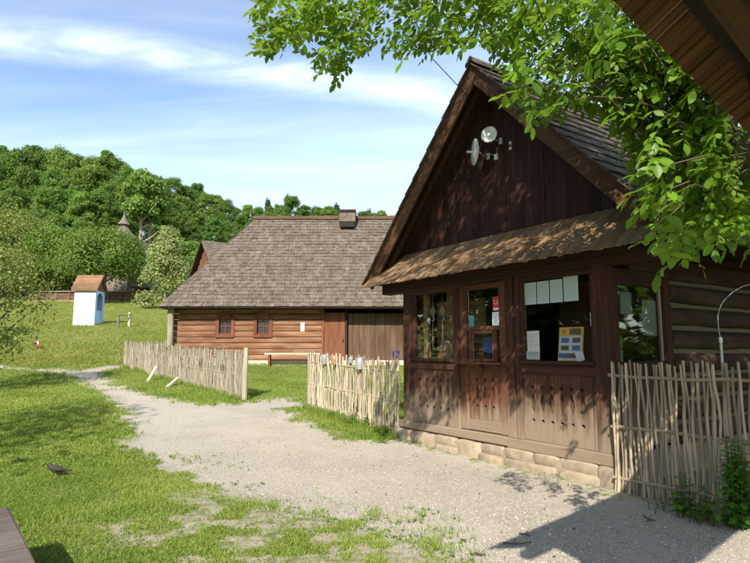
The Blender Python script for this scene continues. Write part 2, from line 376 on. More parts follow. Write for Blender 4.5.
m_weed = foliage('weed_leaf', (0.050, 0.130, 0.014), (0.140, 0.260, 0.030), 0.38, 0.5, 0.2, 0.01)
m_nettle = foliage('nettle_leaf', (0.045, 0.135, 0.015), (0.125, 0.270, 0.035), 0.30, 0.5, 0.1, 0.005)

# ------------------------------------------------------------------ ground
PATH_PX = [(-60, 367.5), (0, 368.6), (40, 371.5), (62, 374.5), (80, 384), (100, 393), (114, 402), (121, 416), (121, 433), (130, 450), (146, 464), (172, 478), (205, 492), (245, 504), (292, 516), (340, 531), (385, 546), (432, 566), (430, 640), (560, 760), (1000, 760), (900, 620), (800, 540), (758, 523), (690, 508), (620, 494), (530, 470), (404, 438), (380, 441.5), (350, 437), (325, 430), (301, 420), (296, 412), (306, 405.5), (300, 397.5), (275, 398.5), (246, 402), (215, 403), (185, 402), (155, 396), (130, 388.5), (108, 379), (98, 373.5), (108, 369.5), (128, 367), (128, 364.5), (96, 368), (75, 370.3), (40, 368.5), (0, 366), (-60, 365)]
POLY = np.array([tuple(onground(*p))[:2] for p in PATH_PX])
def sdf(x, y):
    x = np.asarray(x, float); y = np.asarray(y, float); d = np.full(x.shape, 1e9); ins = np.zeros(x.shape, bool)
    for i in range(len(POLY)):
        (ax, ay), (bx, by) = POLY[i], POLY[(i+1) % len(POLY)]
        ex, ey = bx-ax, by-ay; t = np.clip(((x-ax)*ex+(y-ay)*ey)/(ex*ex+ey*ey+1e-12), 0, 1)
        d = np.minimum(d, (x-ax-t*ex)**2+(y-ay-t*ey)**2)
        c = (ay > y) != (by > y)
        ins ^= c & (x < (bx-ax)*(y-ay)/(by-ay if by != ay else 1e-9)+ax)
    d = np.sqrt(d); return np.where(ins, d, -d)
def bare(x, y):
    """trodden bare soil in the lawn near the path's edge"""
    n = fbm(x, y, 1.3, 11); near = smooth(-sdf(x, y), 2.6, 0.1)*smooth(y, 7.2, 4.9)
    bw = (x-2.63)*-0.563+(y-6.41)*0.826; bo = (x-2.63)*-0.826+(y-6.41)*-0.563
    behind = smooth(bo, 0.15, 0.0)*smooth(-bw, -0.5, -0.3)*smooth(bw, -5.0, -4.0)*smooth(bo, -7, -6)
    return np.maximum(np.clip(smooth(n + 0.30*near, 0.50, 0.62), 0, 1)*np.minimum(1, near*1.6), behind)
def graded(lo, a, b, hi, step, grow=1.22):
    c = list(np.arange(a, b+1e-6, step)); s = step; p = a; L = []
    while p > lo: s *= grow; p -= s; L.append(p)
    s = step; p = c[-1]; U = []
    while p < hi: s *= grow; p += s; U.append(p)
    return np.array(L[::-1]+c+U)
gx = graded(-260, -12, 6, 260, 0.11); gy = graded(-60, 2.2, 24, 320, 0.11)
GX, GY = np.meshgrid(gx, gy); nx, ny = len(gx), len(gy)
GZ = HT(GX, GY); S = sdf(GX.ravel(), GY.ravel())
GZ = GZ - 0.03*smooth(S, -0.05, 0.35).reshape(GZ.shape)*smooth(GY, 30, 20)
V = np.stack([GX.ravel(), GY.ravel(), GZ.ravel()], 1)
ii = (np.arange(ny-1)[:, None]*nx + np.arange(nx-1)[None, :]).ravel()
T = np.stack([ii, ii+1, ii+nx+1, ii+nx], 1)
M = MN('ground_cover')
g = M.n('NewGeometry'); pos = g.outputs['Position']
at_p = M.n('Attribute', attribute_name='path').outputs['Fac']; at_b = M.n('Attribute', attribute_name='bare').outputs['Fac']
nbig = M.noise(pos, 1.6, 5, 0.6); nfine = M.noise(pos, 9.0, 5, 0.65); nf2 = M.noise(pos, 70.0, 4, 0.7); nf3 = M.noise(pos, 0.35, 3)
vor = M.n('TexVoronoi', feature='F1'); vor.inputs['Scale'].default_value = 105; M.t.links.new(pos, vor.inputs['Vector'])
vor2 = M.n('TexVoronoi', feature='F1'); vor2.inputs['Scale'].default_value = 32; M.t.links.new(pos, vor2.inputs['Vector'])
gs = M.n('SeparateColor'); M.t.links.new(vor.outputs['Color'], gs.inputs[0])
gravel = M.ramp(gs.outputs[0], [(0.0, (0.19, 0.165, 0.13)), (0.45, (0.34, 0.30, 0.25)), (1.0, (0.52, 0.48, 0.42))])
gravel = M.mix(M.mapr(nfine, 0.35, 0.7, 0, 0.5), gravel, (0.40, 0.345, 0.27))
gravel = M.mix(M.mapr(nbig, 0.38, 0.72, 0, 0.4), gravel, (0.27, 0.235, 0.185))
gravel = M.mix(M.mapr(M.noise(pos, 0.55, 3), 0.42, 0.62, 0, 0.45), gravel, (0.43, 0.385, 0.32))
soil = M.mix(M.mapr(nf2, 0.3, 0.7), M.mix(nfine, (0.15, 0.115, 0.075), (0.38, 0.31, 0.215)), gravel)
lawn = M.ramp(nfine, [(0.25, (0.060, 0.095, 0.018)), (0.5, (0.135, 0.180, 0.030)), (0.8, (0.205, 0.225, 0.052))])
lawn = M.mix(M.mapr(nf3, 0.42, 0.68, 0, 0.65), lawn, (0.245, 0.225, 0.075))
lawn = M.mix(M.mapr(nf2, 0.35, 0.7, 0, 0.5), lawn, (0.075, 0.115, 0.020))
edge = M.math('ADD', at_p, M.math('ADD', M.math('MULTIPLY', M.math('SUBTRACT', nbig, 0.5), 0.9), M.math('MULTIPLY', M.math('SUBTRACT', nfine, 0.5), 0.9)))
fac = M.mapr(edge, -0.10, 0.16)
c = M.mix(M.math('MULTIPLY', at_b, M.mapr(nfine, 0.3, 0.6)), lawn, soil)
c = M.mix(fac, c, gravel)
M.t.links.new(c, M.b.inputs['Base Color']); M.b.inputs['Roughness'].default_value = 0.95; M.b.inputs['Specular IOR Level'].default_value = 0.15
hgt = M.math('ADD', M.math('MULTIPLY', M.math('SUBTRACT', 0.6, vor.outputs['Distance']), 0.5), M.math('ADD', M.math('MULTIPLY', vor2.outputs['Distance'], -0.35), nf2))
M.bump(hgt, 0.6, 0.010)
me = np_mesh('ground', V, T, M.m, None, True)
for nm, val in (('path', np.clip(S, -3, 3)), ('bare', bare(V[:, 0], V[:, 1]))):
    a = me.attributes.new(nm, 'FLOAT', 'POINT'); a.data.foreach_set('value', np.ascontiguousarray(val, np.float32))
link(tag(bpy.data.objects.new('ground', me), 'sloping lawn with a pale gravel path running through it', 'ground', kind='structure'))

# ------------------------------------------------------------------ ticket booth
R0 = Vector((2.63, 6.41, 0)); ANG = math.atan2(0.826, -0.563)
AX = Vector((math.cos(ANG), math.sin(ANG), 0)); AY = Vector((-math.sin(ANG), math.cos(ANG), 0))
def B2W(w, o, z): return R0 + AX*w + AY*o + Vector((0, 0, z))
booth = empty('ticket_booth', R0, ANG, 'dark wooden ticket booth with steep shingled gable roof and carved front panels', 'booth')
# posts and beams (local x runs left along the front, y out of the front, z up)
for (a, b) in ((0.0, 0.19), (1.40, 1.545), (2.465, 2.57), (3.62, 3.83)):
    box('post', m_post, booth, a, b, -0.17, 0.0, 0.355, 2.47, ch=0.012)
box('post', m_post, booth, 1.292, 1.396, -0.15, -0.012, 0.355, 2.47, ch=0.01)
box('sill_beam', m_beam, booth, 1.52, 3.93, -0.22, 0.045, 0.235, 0.355, ch=0.015, jit=0.004)
box('sill_beam', m_beam, booth, -0.06, 1.515, -0.22, 0.035, 0.215, 0.352, ch=0.015, jit=0.004)
box('wall_plate', m_beam, booth, -0.75, 4.42, -0.19, 0.015, 2.47, 2.66, ch=0.015)
box('wall_plate', m_beam, booth, -0.85, 4.50, -0.42, -0.23, 2.72, 2.90, ch=0.015)
for w in (0.1, 3.72): box('tie_beam', wood('tie_wood%d' % w, DK, LT, Y_), booth, w-0.09, w+0.09, -5.4, -0.02, 2.665, 2.80, ch=0.01)
# front bays: rails and window ledges
for (a, b) in ((0.19, 1.292), (2.57, 3.62)):
    box('rail', m_beam, booth, a+0.002, b-0.002, -0.13, -0.018, 1.195, 1.315, ch=0.008)
    box('ledge', m_beam, booth, a+0.004, b-0.004, -0.14, 0.018, 1.318, 1.362, ch=0.006)
    box('window_head', m_beam, booth, a+0.002, b-0.002, -0.12, -0.016, 2.40, 2.468, ch=0.006)
    for q in (a, b-0.045): box('window_stile', m_post, booth, q+0.003, q+0.042, -0.11, -0.03, 1.364, 2.398, ch=0.005)
    g_ = box('pane', m_glass, booth, a+0.045, b-0.045, -0.075, -0.070, 1.364, 2.398, ch=0.0005)
# carved boards: neighbouring boards carry half of each opening on their edges
def carved(a, b, z0, z1, n, o0, o1, mat, dz=(0.30, 0.80), hw=0.040):
    cuts = [a + (b-a)*(i+1)/(n+1) for i in range(n)]; ed = [a]+cuts+[b]; h = z1-z0
    zl, zu = z0+h*dz[0], z0+h*dz[1]
    def notch(sgn, e):
        d = 0.027; L0, L1 = zl+0.075, zu-0.06; mid = (L0+L1)/2
        pts = [(e, z0), (e, zl-d), (e+sgn*d*1.15, zl), (e, zl+d), (e, L0)]
        for t in (0.25, 0.5, 0.75): pts.append((e+sgn*hw*math.sin(math.pi*t)**0.8, L0+(L1-L0)*t))
        pts += [(e, L1), (e, zu-d), (e+sgn*d*1.15, zu), (e, zu+d), (e, z1)]
        return pts
    for i in range(n+1):
        l, r = ed[i]+0.0012, ed[i+1]-0.0012
        left = notch(1, l) if i > 0 else [(l, z0), (l, z1)]
        right = notch(-1, r) if i < n else [(r, z0), (r, z1)]
        m = MB(); jo = R.uniform(-0.003, 0.003); m.prism(right+left[::-1], lambda p, q, d: (p, d, q), o0+jo, o1+jo); m.build('carved_board', mat, booth)
    box('backing_board', m_back, booth, a+0.004, b-0.004, o0-0.030, o0-0.012, z0+0.005, z1-0.005, ch=0.003)
carved(0.255, 1.285, 0.357, 1.193, 6, -0.070, -0.045, m_board)
for q in (0.192, 1.2865): box('panel_stile', m_post, booth, q, q+(0.06 if q < 1 else 0.004), -0.08, -0.03, 0.357, 1.193, ch=0.004)
carved(2.60, 3.60, 0.357, 1.193, 5, -0.070, -0.045, m_board)
for q in (2.572, 3.602): box('panel_stile', m_post, booth, q, q+0.016, -0.08, -0.03, 0.357, 1.193, ch=0.003)
# door with ticket hatch
for (a, b) in ((1.548, 1.672), (2.305, 2.462)): box('door_stile', m_doorw, booth, a, b, -0.09, -0.022, 0.368, 2.44, ch=0.006)
box('door_rail', m_doorh, booth, 1.674, 2.303, -0.088, -0.026, 0.368, 0.515, ch=0.006)
box('door_rail', m_doorh, booth, 1.674, 2.303, -0.088, -0.024, 1.20, 1.30, ch=0.006)
box('door_rail', m_doorh, booth, 1.674, 2.303, -0.088, -0.026, 1.775, 1.835, ch=0.006)
box('door_rail', m_doorh, booth, 1.674, 2.303, -0.088, -0.026, 2.37, 2.44, ch=0.006)
box('lintel', m_beam, booth, 1.547, 2.463, -0.12, -0.014, 2.442, 2.468, ch=0.004)
carved(1.674, 2.303, 0.517, 1.198, 3, -0.078, -0.050, m_doorw, (0.28, 0.82), 0.03)
box('pane', m_glass, booth, 1.674, 2.303, -0.062, -0.057, 1.836, 2.369, ch=0.0005)
hatch = box('hatch_frame', m_doorw, booth, 2.195, 2.262, -0.052, -0.010, 1.335, 1.774, ch=0.004)
box('hatch_frame', m_doorw, booth, 1.715, 1.80, -0.052, -0.008, 1.335, 1.774, ch=0.004)
box('hatch_frame', m_doorh, booth, 1.802, 2.193, -0.050, -0.014, 1.728, 1.773, ch=0.004)
box('hatch_frame', m_doorh, booth, 1.802, 2.193, -0.050, -0.014, 1.336, 1.376, ch=0.004)
box('pane', m_glass, booth, 1.803, 2.192, -0.036, -0.032, 1.378, 1.726, ch=0.0005)
sh = box('hatch_shelf', m_doorh, booth, 1.535, 2.478, -0.018, 0.135, 1.300, 1.330, ch=0.008)
m = MB(); m.prism([(0.0, 1.299), (0.09, 1.299), (0.085, 1.27), (0.03, 1.235), (0.012, 1.19), (0, 1.18)], lambda p, q, d: (d, p-0.015, q), 1.985, 2.035); m.build('bracket', m_doorw, booth)
m = MB(); m.tube([(1.70, -0.01, 1.50), (1.70, 0.03, 1.50), (1.66, 0.04, 1.50)], 0.008, 6); m.tube([(1.655, 0.035, 1.47), (1.655, 0.035, 1.53)], 0.007, 6); m.build('latch', m_black, booth)
# foundation stones
def stone(cx, cy, cz, lx, ly, lz, parent, mat, name='stone', seed=0):
    rr = random.Random(seed); m = MB(); v = []; f = []; nu, nv = 16, 9
    for i in range(nv+1):
        th = math.pi*i/nv
        for k in range(nu):
            ph = 2*math.pi*k/nu; q = 0.30
            sx = math.copysign(abs(math.cos(ph)*math.sin(th))**q, math.cos(ph)); sy = math.copysign(abs(math.sin(ph)*math.sin(th))**q, math.sin(ph)); sz = math.copysign(abs(math.cos(th))**q, math.cos(th))
            j = 1+rr.uniform(-0.05, 0.05); v.append((cx+sx*lx/2*j, cy+sy*ly/2*j, cz+sz*lz/2*j))
    for i in range(nv):
        for k in range(nu): f.append((i*nu+k, i*nu+(k+1) % nu, (i+1)*nu+(k+1) % nu, (i+1)*nu+k))
    m.add(v, f, True); return m.build(name, mat, parent)
w = -0.12; k = 0
box('mortar_bed', m_mortar, booth, -0.10, 3.86, -0.30, 0.036, -0.25, 0.20, ch=0.02)
while w < 3.9:
    L = R.uniform(0.30, 0.62)
    gz = float(HT(*(B2W(w, 0, 0).xy)))
    top = 0.21; bot = gz-0.12
    if R.random() < 0.5:
        stone(w+L/2, -0.125, top-0.06, L*1.06, 0.34, 0.15, booth, m_stone, seed=k); stone(w+L/2+R.uniform(-.05, .05), -0.10, (bot+top-0.11)/2-0.01, L*1.08, 0.38, top-0.10-bot, booth, m_stone, seed=k+50)
    else: stone(w+L/2, -0.115, (top+bot)/2, L*1.07, 0.36+R.uniform(-.04, .05), top-bot+0.02, booth, m_stone, seed=k)
    w += L; k += 1
# pent roof: deck and three courses of shakes, each a piece
P0, P1 = Vector((0, -0.30, 3.14)), Vector((0, 0.42, 2.565)); pd = (P1-P0); pl = pd.length; pu = pd.normalized(); pn = Vector((0, 0.624, 0.781)); pn = Vector((0, -pu.z, pu.y))
WL, WR = 4.46, -0.78
m = MB(); m.prism([(-0.80+0.06, 0), (4.44-0.02, 0)][:0] or [(0, 0), (pl-0.08, 0), (pl-0.08, 0.022), (0, 0.022)], lambda p, q, d: tuple(P0 + pu*p + pn*q + Vector((d, 0, 0))), WR+0.03, WL-0.03)
pent = m.build('pent_roof', m_barge, booth)
protos = []
for i in range(5):
    m = MB(); Ls = [0.40, 0.385, 0.41, 0.395, 0.39][i]; ww = [0.066, 0.072, 0.07, 0.064, 0.074][i]
    m.prism([(-ww/2, 0.004), (ww/2, 0.0), (ww/2, 0.020), (-ww/2, 0.013)], lambda p, q, d: (p, d, q+0.014*d/Ls), 0.0, Ls)
    protos.append(m.mesh('shingle', m_shingle))
tilt = math.atan2(pu.z, pu.y)
for row in range(3):
    s_end = pl + 0.03 - row*0.275; wv = WR
    while wv < WL:
        me_ = R.choice(protos); o = bpy.data.objects.new('shingle', me_); link(o, pent)
        L = 0.40; s0 = s_end-L+R.uniform(-0.006, 0.006)
        p = P0 + pu*s0 + pn*(0.026+0.004*row) - pent.location; p.x = wv - pent.location.x
        o.location = p; o.rotation_euler = (tilt - 0.050 + R.uniform(-0.004, 0.004), R.uniform(-0.015, 0.015), R.uniform(-0.006, 0.006)); wv += 0.073
# gable boards
CX, SL, ZA = 1.83, 1.05, 5.62
def roofz(w): return ZA - SL*abs(w-CX)
w = CX-2.32
while w < CX+2.32:
    bw = R.uniform(0.145, 0.20); a, b = w+0.002, w+bw-0.002; o0 = -0.33+R.uniform(-0.006, 0.006)
    pts = [(a, 3.05), (b, 3.05), (b, roofz(b)-0.06)]
    if a < CX < b: pts.append((CX, roofz(CX)-0.06))
    pts.append((a, roofz(a)-0.06))
    if pts[2][1] > 3.12 and pts[-1][1] > 3.12:
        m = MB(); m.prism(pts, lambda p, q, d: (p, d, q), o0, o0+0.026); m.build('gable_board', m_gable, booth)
    w += bw
# roof: deck, barge boards, shingle courses
HW = 2.80; OF, OB = 0.17, -6.2
for sg in (-1, 1):
    m = MB(); nrm = Vector((sg*SL, 0, 1)).normalized()
    def rp(t, h, d, sg=sg, nrm=nrm): return tuple(Vector((CX+sg*HW*t, d, ZA-SL*HW*t)) + nrm*h)
    m.prism([(0, -0.035), (1, -0.035), (1, 0.0), (0, 0.0)], rp, OB, OF); deck = m.build('roof_deck', m_inwall, booth)
    m = MB(); m.prism([(0, -0.19), (0.995, -0.19), (0.995, 0.02), (0, 0.02)], rp, OF+0.002, OF+0.037); m.build('barge_board', m_barge, booth)
    m = MB(); m.prism([(0, -0.15), (0.97, -0.15), (0.97, -0.037), (0, -0.037)], rp, -0.50, -0.40); m.build('rafter', m_inwall, booth)
    m = MB(); m.prism([(0.02, -0.14), (0.98, -0.14), (0.98, -0.037), (0.02, -0.037)], rp, -0.04, 0.05); m.build('rafter', m_inwall, booth)
    L = HW*math.hypot(1, SL); course = 0.27; nrow = int(L/course)+1
    m = MB()
    for r_ in range(nrow):
        s1 = (L - r_*course)/L; s0 = s1-0.36/L
        if s1 < 0.02: continue
        d = OB-0.05
        while d < OF+0.10:
            ww = R.uniform(0.07, 0.12); e = R.uniform(-0.004, 0.004)
            m.prism([(max(s0, 0), 0.012), (s1+0.012+e, 0.028+R.uniform(0, 0.006)), (s1+0.012+e, 0.050+R.uniform(0, 0.006)), (max(s0, 0), 0.022)], rp, d, min(d+ww-0.004, OF+0.10)); d += ww
    o = m.build('roof_shingles', m_roofsh, booth); o['kind'] = 'stuff'
m = MB(); m.prism([(-0.10, -0.06), (0, 0.035), (0.10, -0.06), (0.10, -0.02), (0, 0.085), (-0.10, -0.02)], lambda p, q, d: (CX+p, d, ZA+0.05+q), OB, OF+0.10); m.build('ridge_cap', m_roofsh, booth)
# body behind the front
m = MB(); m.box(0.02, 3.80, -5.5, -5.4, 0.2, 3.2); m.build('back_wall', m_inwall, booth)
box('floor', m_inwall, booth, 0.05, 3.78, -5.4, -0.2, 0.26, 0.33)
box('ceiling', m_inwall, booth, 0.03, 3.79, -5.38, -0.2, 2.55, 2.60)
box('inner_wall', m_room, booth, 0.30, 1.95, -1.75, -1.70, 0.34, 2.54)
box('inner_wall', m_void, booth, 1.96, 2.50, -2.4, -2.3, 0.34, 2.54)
# right side wall: window bay then logs with clay chinking
for (a, b) in ((-1.40, -1.27), (-0.25, -0.175)): box('side_post', m_post, booth, 0.005, 0.18, a, b, 0.36, 2.46, ch=0.01)
m_railY = wood('side_rail_wood', DK, LT, Y_)
box('side_rail', m_railY, booth, 0.02, 0.16, -1.268, -0.252, 1.20, 1.36, ch=0.008)
box('side_rail', m_railY, booth, 0.02, 0.16, -1.268, -0.252, 2.28, 2.46, ch=0.008)
box('side_panel', m_board, booth, 0.05, 0.10, -1.266, -0.254, 0.36, 1.198)
box('pane', m_glass_s, booth, 0.075, 0.080, -1.266, -0.254, 1.362, 2.278, ch=0.0005)
box('window_stile', m_stick, booth, 0.060, 0.098, -1.262, -1.235, 1.364, 2.276, ch=0.003)
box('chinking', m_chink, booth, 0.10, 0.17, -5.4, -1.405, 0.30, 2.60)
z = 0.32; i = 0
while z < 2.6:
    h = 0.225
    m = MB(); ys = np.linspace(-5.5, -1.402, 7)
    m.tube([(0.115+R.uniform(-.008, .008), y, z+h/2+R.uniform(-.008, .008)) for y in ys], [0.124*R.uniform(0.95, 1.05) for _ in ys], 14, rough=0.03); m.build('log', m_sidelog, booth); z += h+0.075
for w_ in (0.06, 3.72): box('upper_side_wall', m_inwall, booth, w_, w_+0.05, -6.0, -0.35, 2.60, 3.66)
y = -0.35; k = 0
while y > -5.4:
    L = R.uniform(0.3, 0.6); stone(0.10, y-L/2, 0.10, 0.30, L*1.04, 0.46, booth, m_stone, seed=200+k); y -= L; k += 1
box('side_plate', m_railY, booth, -0.02, 0.20, -5.5, -0.46, 2.46, 2.66, ch=0.01)
for (a, b, zz) in ((-5.4, -0.2, 0.3),):
    z = zz
    while z < 2.5:
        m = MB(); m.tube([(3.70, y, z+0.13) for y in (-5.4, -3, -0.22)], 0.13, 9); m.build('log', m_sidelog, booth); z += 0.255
# eave rafters over the right side
for y in (-1.2, -2.4, -3.6, -4.8):
    m = MB(); nrm = Vector((-SL, 0, 1)).normalized()
    m.prism([(0.55, -0.14), (0.99, -0.14), (0.99, -0.037), (0.55, -0.037)], lambda t, h, d: tuple(Vector((CX-HW*t, d, ZA-SL*HW*t))+nrm*h), y, y+0.1); m.build('rafter', m_inwall, booth)
# log partition inside the window at the far end, seen through the glass
z = 1.34
m_in = []
while z < 2.2:
    m = MB(); m.box(2.50, 3.56, -0.62, -0.52, z, z+0.118, ch=0.025, jit=0.003); m.build('inner_log', m_inlog, booth); z += 0.122
box('inner_post', m_inlog, booth, 3.06, 3.20, -0.50, -0.42, 1.20, 2.5, ch=0.01)
box('inner_post', m_inlog, booth, 3.46, 3.56, -0.30, -0.22, 1.20, 2.5, ch=0.01)
box('inner_shelf', m_inlog, booth, 2.52, 3.60, -0.50, -0.15, 1.335, 1.36)

# things in and on the booth ------------------------------------------------
def booth_thing(name, w, o, z, label, cat, group=None): return empty(name, B2W(w, o, z), ANG, label, cat, group)
wh = booth_thing('spoked_wheel', 2.97, -0.20, 1.362, 'small pale spoked wooden wheel standing in the booth window', 'wheel')
m = MB(); c = Vector((0, 0, 0.145)); ring = [c+Vector((math.cos(t)*0.125, 0, math.sin(t)*0.125)) for t in np.linspace(0, 2*math.pi, 25)]
m.tube(ring, 0.018, 6, caps=False); m.build('rim', m_stick, wh)
m = MB(); m.tube([c+Vector((0, -0.03, 0)), c+Vector((0, 0.03, 0))], 0.03, 10); m.build('hub', m_stick, wh)
for k in range(10):
    t = 2*math.pi*k/10; m = MB(); m.tube([c+Vector((math.cos(t)*0.02, 0, math.sin(t)*0.02)), c+Vector((math.cos(t)*0.115, 0, math.sin(t)*0.115))], 0.006, 5); m.build('spoke', m_stick, wh)
for k, (w, lab) in enumerate(((3.26, 'pale diamond wooden ornament hanging in booth window, beside the thin post'), (3.02, 'pale diamond wooden ornament hanging in booth window, nearer the door'))):
    t = booth_thing('hanging_ornament', w, -0.18, 2.12, lab, 'ornament', 'ornaments hanging in the booth window')
    m = MB(); m.prism([(0, -0.10), (0.075, 0), (0, 0.10), (-0.075, 0)], lambda p, q, d: (p, d, q), -0.008, 0.008); m.build('tablet', m_stick, t)
    m = MB(); m.prism([(0, -0.03), (0.022, 0), (0, 0.03), (-0.022, 0)], lambda p, q, d: (p, d, q), 0.0085, 0.012); m.build('inlay', m_inlog, t)
    m = MB(); m.tube([(0, 0, 0.09), (0.004, 0, 0.28)], 0.003, 5); m.build('string', m_stick, t)
hookrail = booth_thing('hook_rail', 3.07, -0.20, 1.99, 'thin dark rail with white hooks across the booth window', 'rail')
m = MB(); m.tube([(-0.5, 0, 0), (0.5, 0, 0)], 0.008, 6); m.build('bar', m_black, hookrail)
for k, w in enumerate((-0.42, -0.24, -0.06, 0.18, 0.32)):
    m = MB(); m.tube([(w, 0.01, 0.035), (w-0.012, 0.014, 0.0), (w+0.008, 0.018, -0.03), (w+0.022, 0.02, -0.015)], 0.009, 6); m.build('hook', m_whitemetal, hookrail)
for k, (w, L, d) in enumerate(((-0.30, 0.22, 'short'), (-0.06, 0.34, 'long'), (0.18, 0.42, 'longest'), (0.32, 0.50, 'lowest hanging'))):
    t = booth_thing('wooden_utensil', 3.07+w, -0.17, 1.96, '%s pale wooden utensil hanging from hook rail in booth window' % d, 'utensil', 'utensils hanging in the booth window')
    m = MB(); m.tube([(0, 0, 0), (0.004, 0, -L*0.6)], 0.007, 6); m.build('handle', m_stick, t)
    m = MB(); m.tube([(0.004, 0, -L*0.6), (0.004, 0, -L*0.75), (0.004, 0, -L)], [0.008, 0.022, 0.014], 8); m.build('blade', m_stick, t)
# printed paper: flat sheets with lines of print
def paper(name, base, ink, lines, head=True):
    Mx = MN(name); tcx = Mx.n('TexCoord'); s_ = Mx.n('SeparateXYZ'); Mx.t.links.new(tcx.outputs['Generated'], s_.inputs[0])
    row = Mx.math('FRACT', Mx.math('MULTIPLY', s_.outputs['Z'], lines)); band = Mx.math('LESS_THAN', Mx.math('ABSOLUTE', Mx.math('SUBTRACT', row, 0.5)), 0.20)
    fl = Mx.math('FLOOR', Mx.math('MULTIPLY', s_.outputs['Z'], lines)); cv = Mx.n('CombineXYZ'); Mx.t.links.new(Mx.math('MULTIPLY', s_.outputs['X'], 26), cv.inputs[0]); Mx.t.links.new(Mx.math('MULTIPLY', fl, 3.7), cv.inputs[1])
    wd = Mx.math('GREATER_THAN', Mx.noise(cv.outputs[0], 1.0, 1), 0.47)
    inx = Mx.math('LESS_THAN', Mx.math('ABSOLUTE', Mx.math('SUBTRACT', s_.outputs['X'], 0.5)), 0.36); inz = Mx.math('LESS_THAN', Mx.math('ABSOLUTE', Mx.math('SUBTRACT', s_.outputs['Z'], 0.5)), 0.40)
    f = Mx.math('MULTIPLY', Mx.math('MULTIPLY', band, wd), Mx.math('MULTIPLY', inx, inz))
    Mx.t.links.new(Mx.mix(Mx.math('MULTIPLY', f, 0.55), base, ink), Mx.b.inputs['Base Color']); Mx.b.inputs['Roughness'].default_value = 0.7
    return Mx.m
m_pap = paper('printed_paper', (0.66, 0.70, 0.70), (0.28, 0.31, 0.33), 18); m_pap2 = paper('printed_paper_cool', (0.66, 0.76, 0.78), (0.25, 0.32, 0.34), 14)
m_papw = paper('printed_paper_white', (0.78, 0.79, 0.80), (0.2, 0.2, 0.22), 10)
m_red = plain('red_print', (0.55, 0.02, 0.04), 0.5, 0, 0.05); m_teal = plain('teal_print', (0.10, 0.34, 0.38), 0.5, 0, 0.1); m_greenp = plain('green_print', (0.22, 0.55, 0.04), 0.5, 0, 0.1)
m_yel = plain('pale_plywood', (0.62, 0.36, 0.10), 0.6, 0, 0.12); m_photo = plain('dark_photo_print', (0.12, 0.10, 0.08), 0.5, 0, 0.8, 40, 0); m_greycard = plain('grey_card', (0.55, 0.57, 0.56), 0.6, 0, 0.06); m_orange = plain('orange_print', (0.6, 0.2, 0.05), 0.5, 0, 0.1); m_bluep = plain('blue_print', (0.10, 0.16, 0.42), 0.4, 0, 0.5, 25, 0)
def sheet(name, w, z, ww, hh, mat, label, cat, o=-0.078, tilt=0.0, group=None):
    mb = MB(); mb.box(-ww/2, ww/2, -0.0012, 0.0012, -hh/2, hh/2, ch=0.0002)
    ob = mb.build(name, mat); ob.location = B2W(w, o, z); ob.rotation_euler = (0, tilt, ANG); return tag(ob, label, cat, group)
ordn = ('next to the door', 'second from the door', 'third from the door', 'beside the corner post')
for k in range(4):
    ww = 0.19 if k < 3 else 0.21
    w = 1.15-0.205*k-(0.012 if k == 3 else 0)
    sheet('notice_sheet', w, 2.235 + (0.012 if k == 3 else 0), ww, 0.29 if k < 3 else 0.31, m_pap2, 'pale notice sheet in the row of four atop the booth window, %s' % ordn[k], 'notice', group='row of notices atop the booth window')
sheet('price_list', 1.13, 1.585, 0.20, 0.32, m_papw, 'white printed sheet low in the booth window beside the door', 'notice')
sheet('notice_card', 1.14, 1.425, 0.21, 0.10, m_papw, 'small white card under the printed sheet in the booth window', 'card')
sheet('notice_card', 0.245, 1.86, 0.05, 0.16, m_pap2, 'narrow pale card in booth window against the corner post', 'card')
pb = booth_thing('postcard_board', 0.615, -0.13, 1.364, 'pale wooden board of picture postcards leaning in the booth window', 'display board')
pb.rotation_euler = (0.16, 0, ANG+0.12)
box('board', m_yel, pb, -0.165, 0.165, -0.008, 0.008, 0.0, 0.42); box('title_picture', m_photo, pb, -0.13, 0.02, 0.0085, 0.010, 0.325, 0.40); box('seal', m_orange, pb, 0.07, 0.12, 0.0085, 0.010, 0.34, 0.39)
box('card_panel', m_greycard, pb, -0.15, 0.15, 0.0085, 0.010, 0.008, 0.305)
for rr_ in range(3):
    for cc_ in range(2 if rr_ < 2 else 3):
        x = (-0.075 if cc_ == 0 else 0.075) if rr_ < 2 else (-0.1, 0.0, 0.1)[cc_]
        box('postcard', (m_photo, m_bluep, m_photo)[(rr_+cc_) % 3], pb, x-0.055, x+0.05, 0.0105, 0.012, 0.225-rr_*0.095, 0.285-rr_*0.095)
sheet('leaflet', 0.45, 1.42, 0.11, 0.11, m_papw, 'small white leaflet leaning beside the postcard board', 'leaflet', -0.10, 0.25)
t = booth_thing('card_payment_sign', 1.735, -0.055, 2.14, 'red sign with white symbol in upper door window', 'sign')
box('plate', m_red, t, -0.05, 0.07, 0, 0.0025, -0.10, 0.10, ch=0.0005)
m = MB(); m.tube([(0.035, 0.004, 0.06), (0.035, 0.004, 0.01), (0.015, 0.004, -0.01), (-0.01, 0.004, 0.0)], 0.008, 6); m.tube([(-0.02, 0.004, 0.055), (-0.025, 0.004, -0.01)], 0.007, 6); m.build('symbol', m_white, t)
box('caption', m_papw, t, -0.042, 0.062, 0.003, 0.0042, -0.085, -0.055, ch=0.0003)
sheet('notice_card', 1.745, 1.93, 0.15, 0.19, m_papw, 'white printed card under the red sign in the door window', 'card', -0.054)
sheet('notice_card', 2.235, 1.92, 0.09, 0.16, m_teal, 'small teal card in lower corner of the door window', 'card', -0.054)
t = booth_thing('ticket_poster', 2.02, -0.20, 1.38, 'dark blue picture poster standing behind the ticket hatch', 'poster')
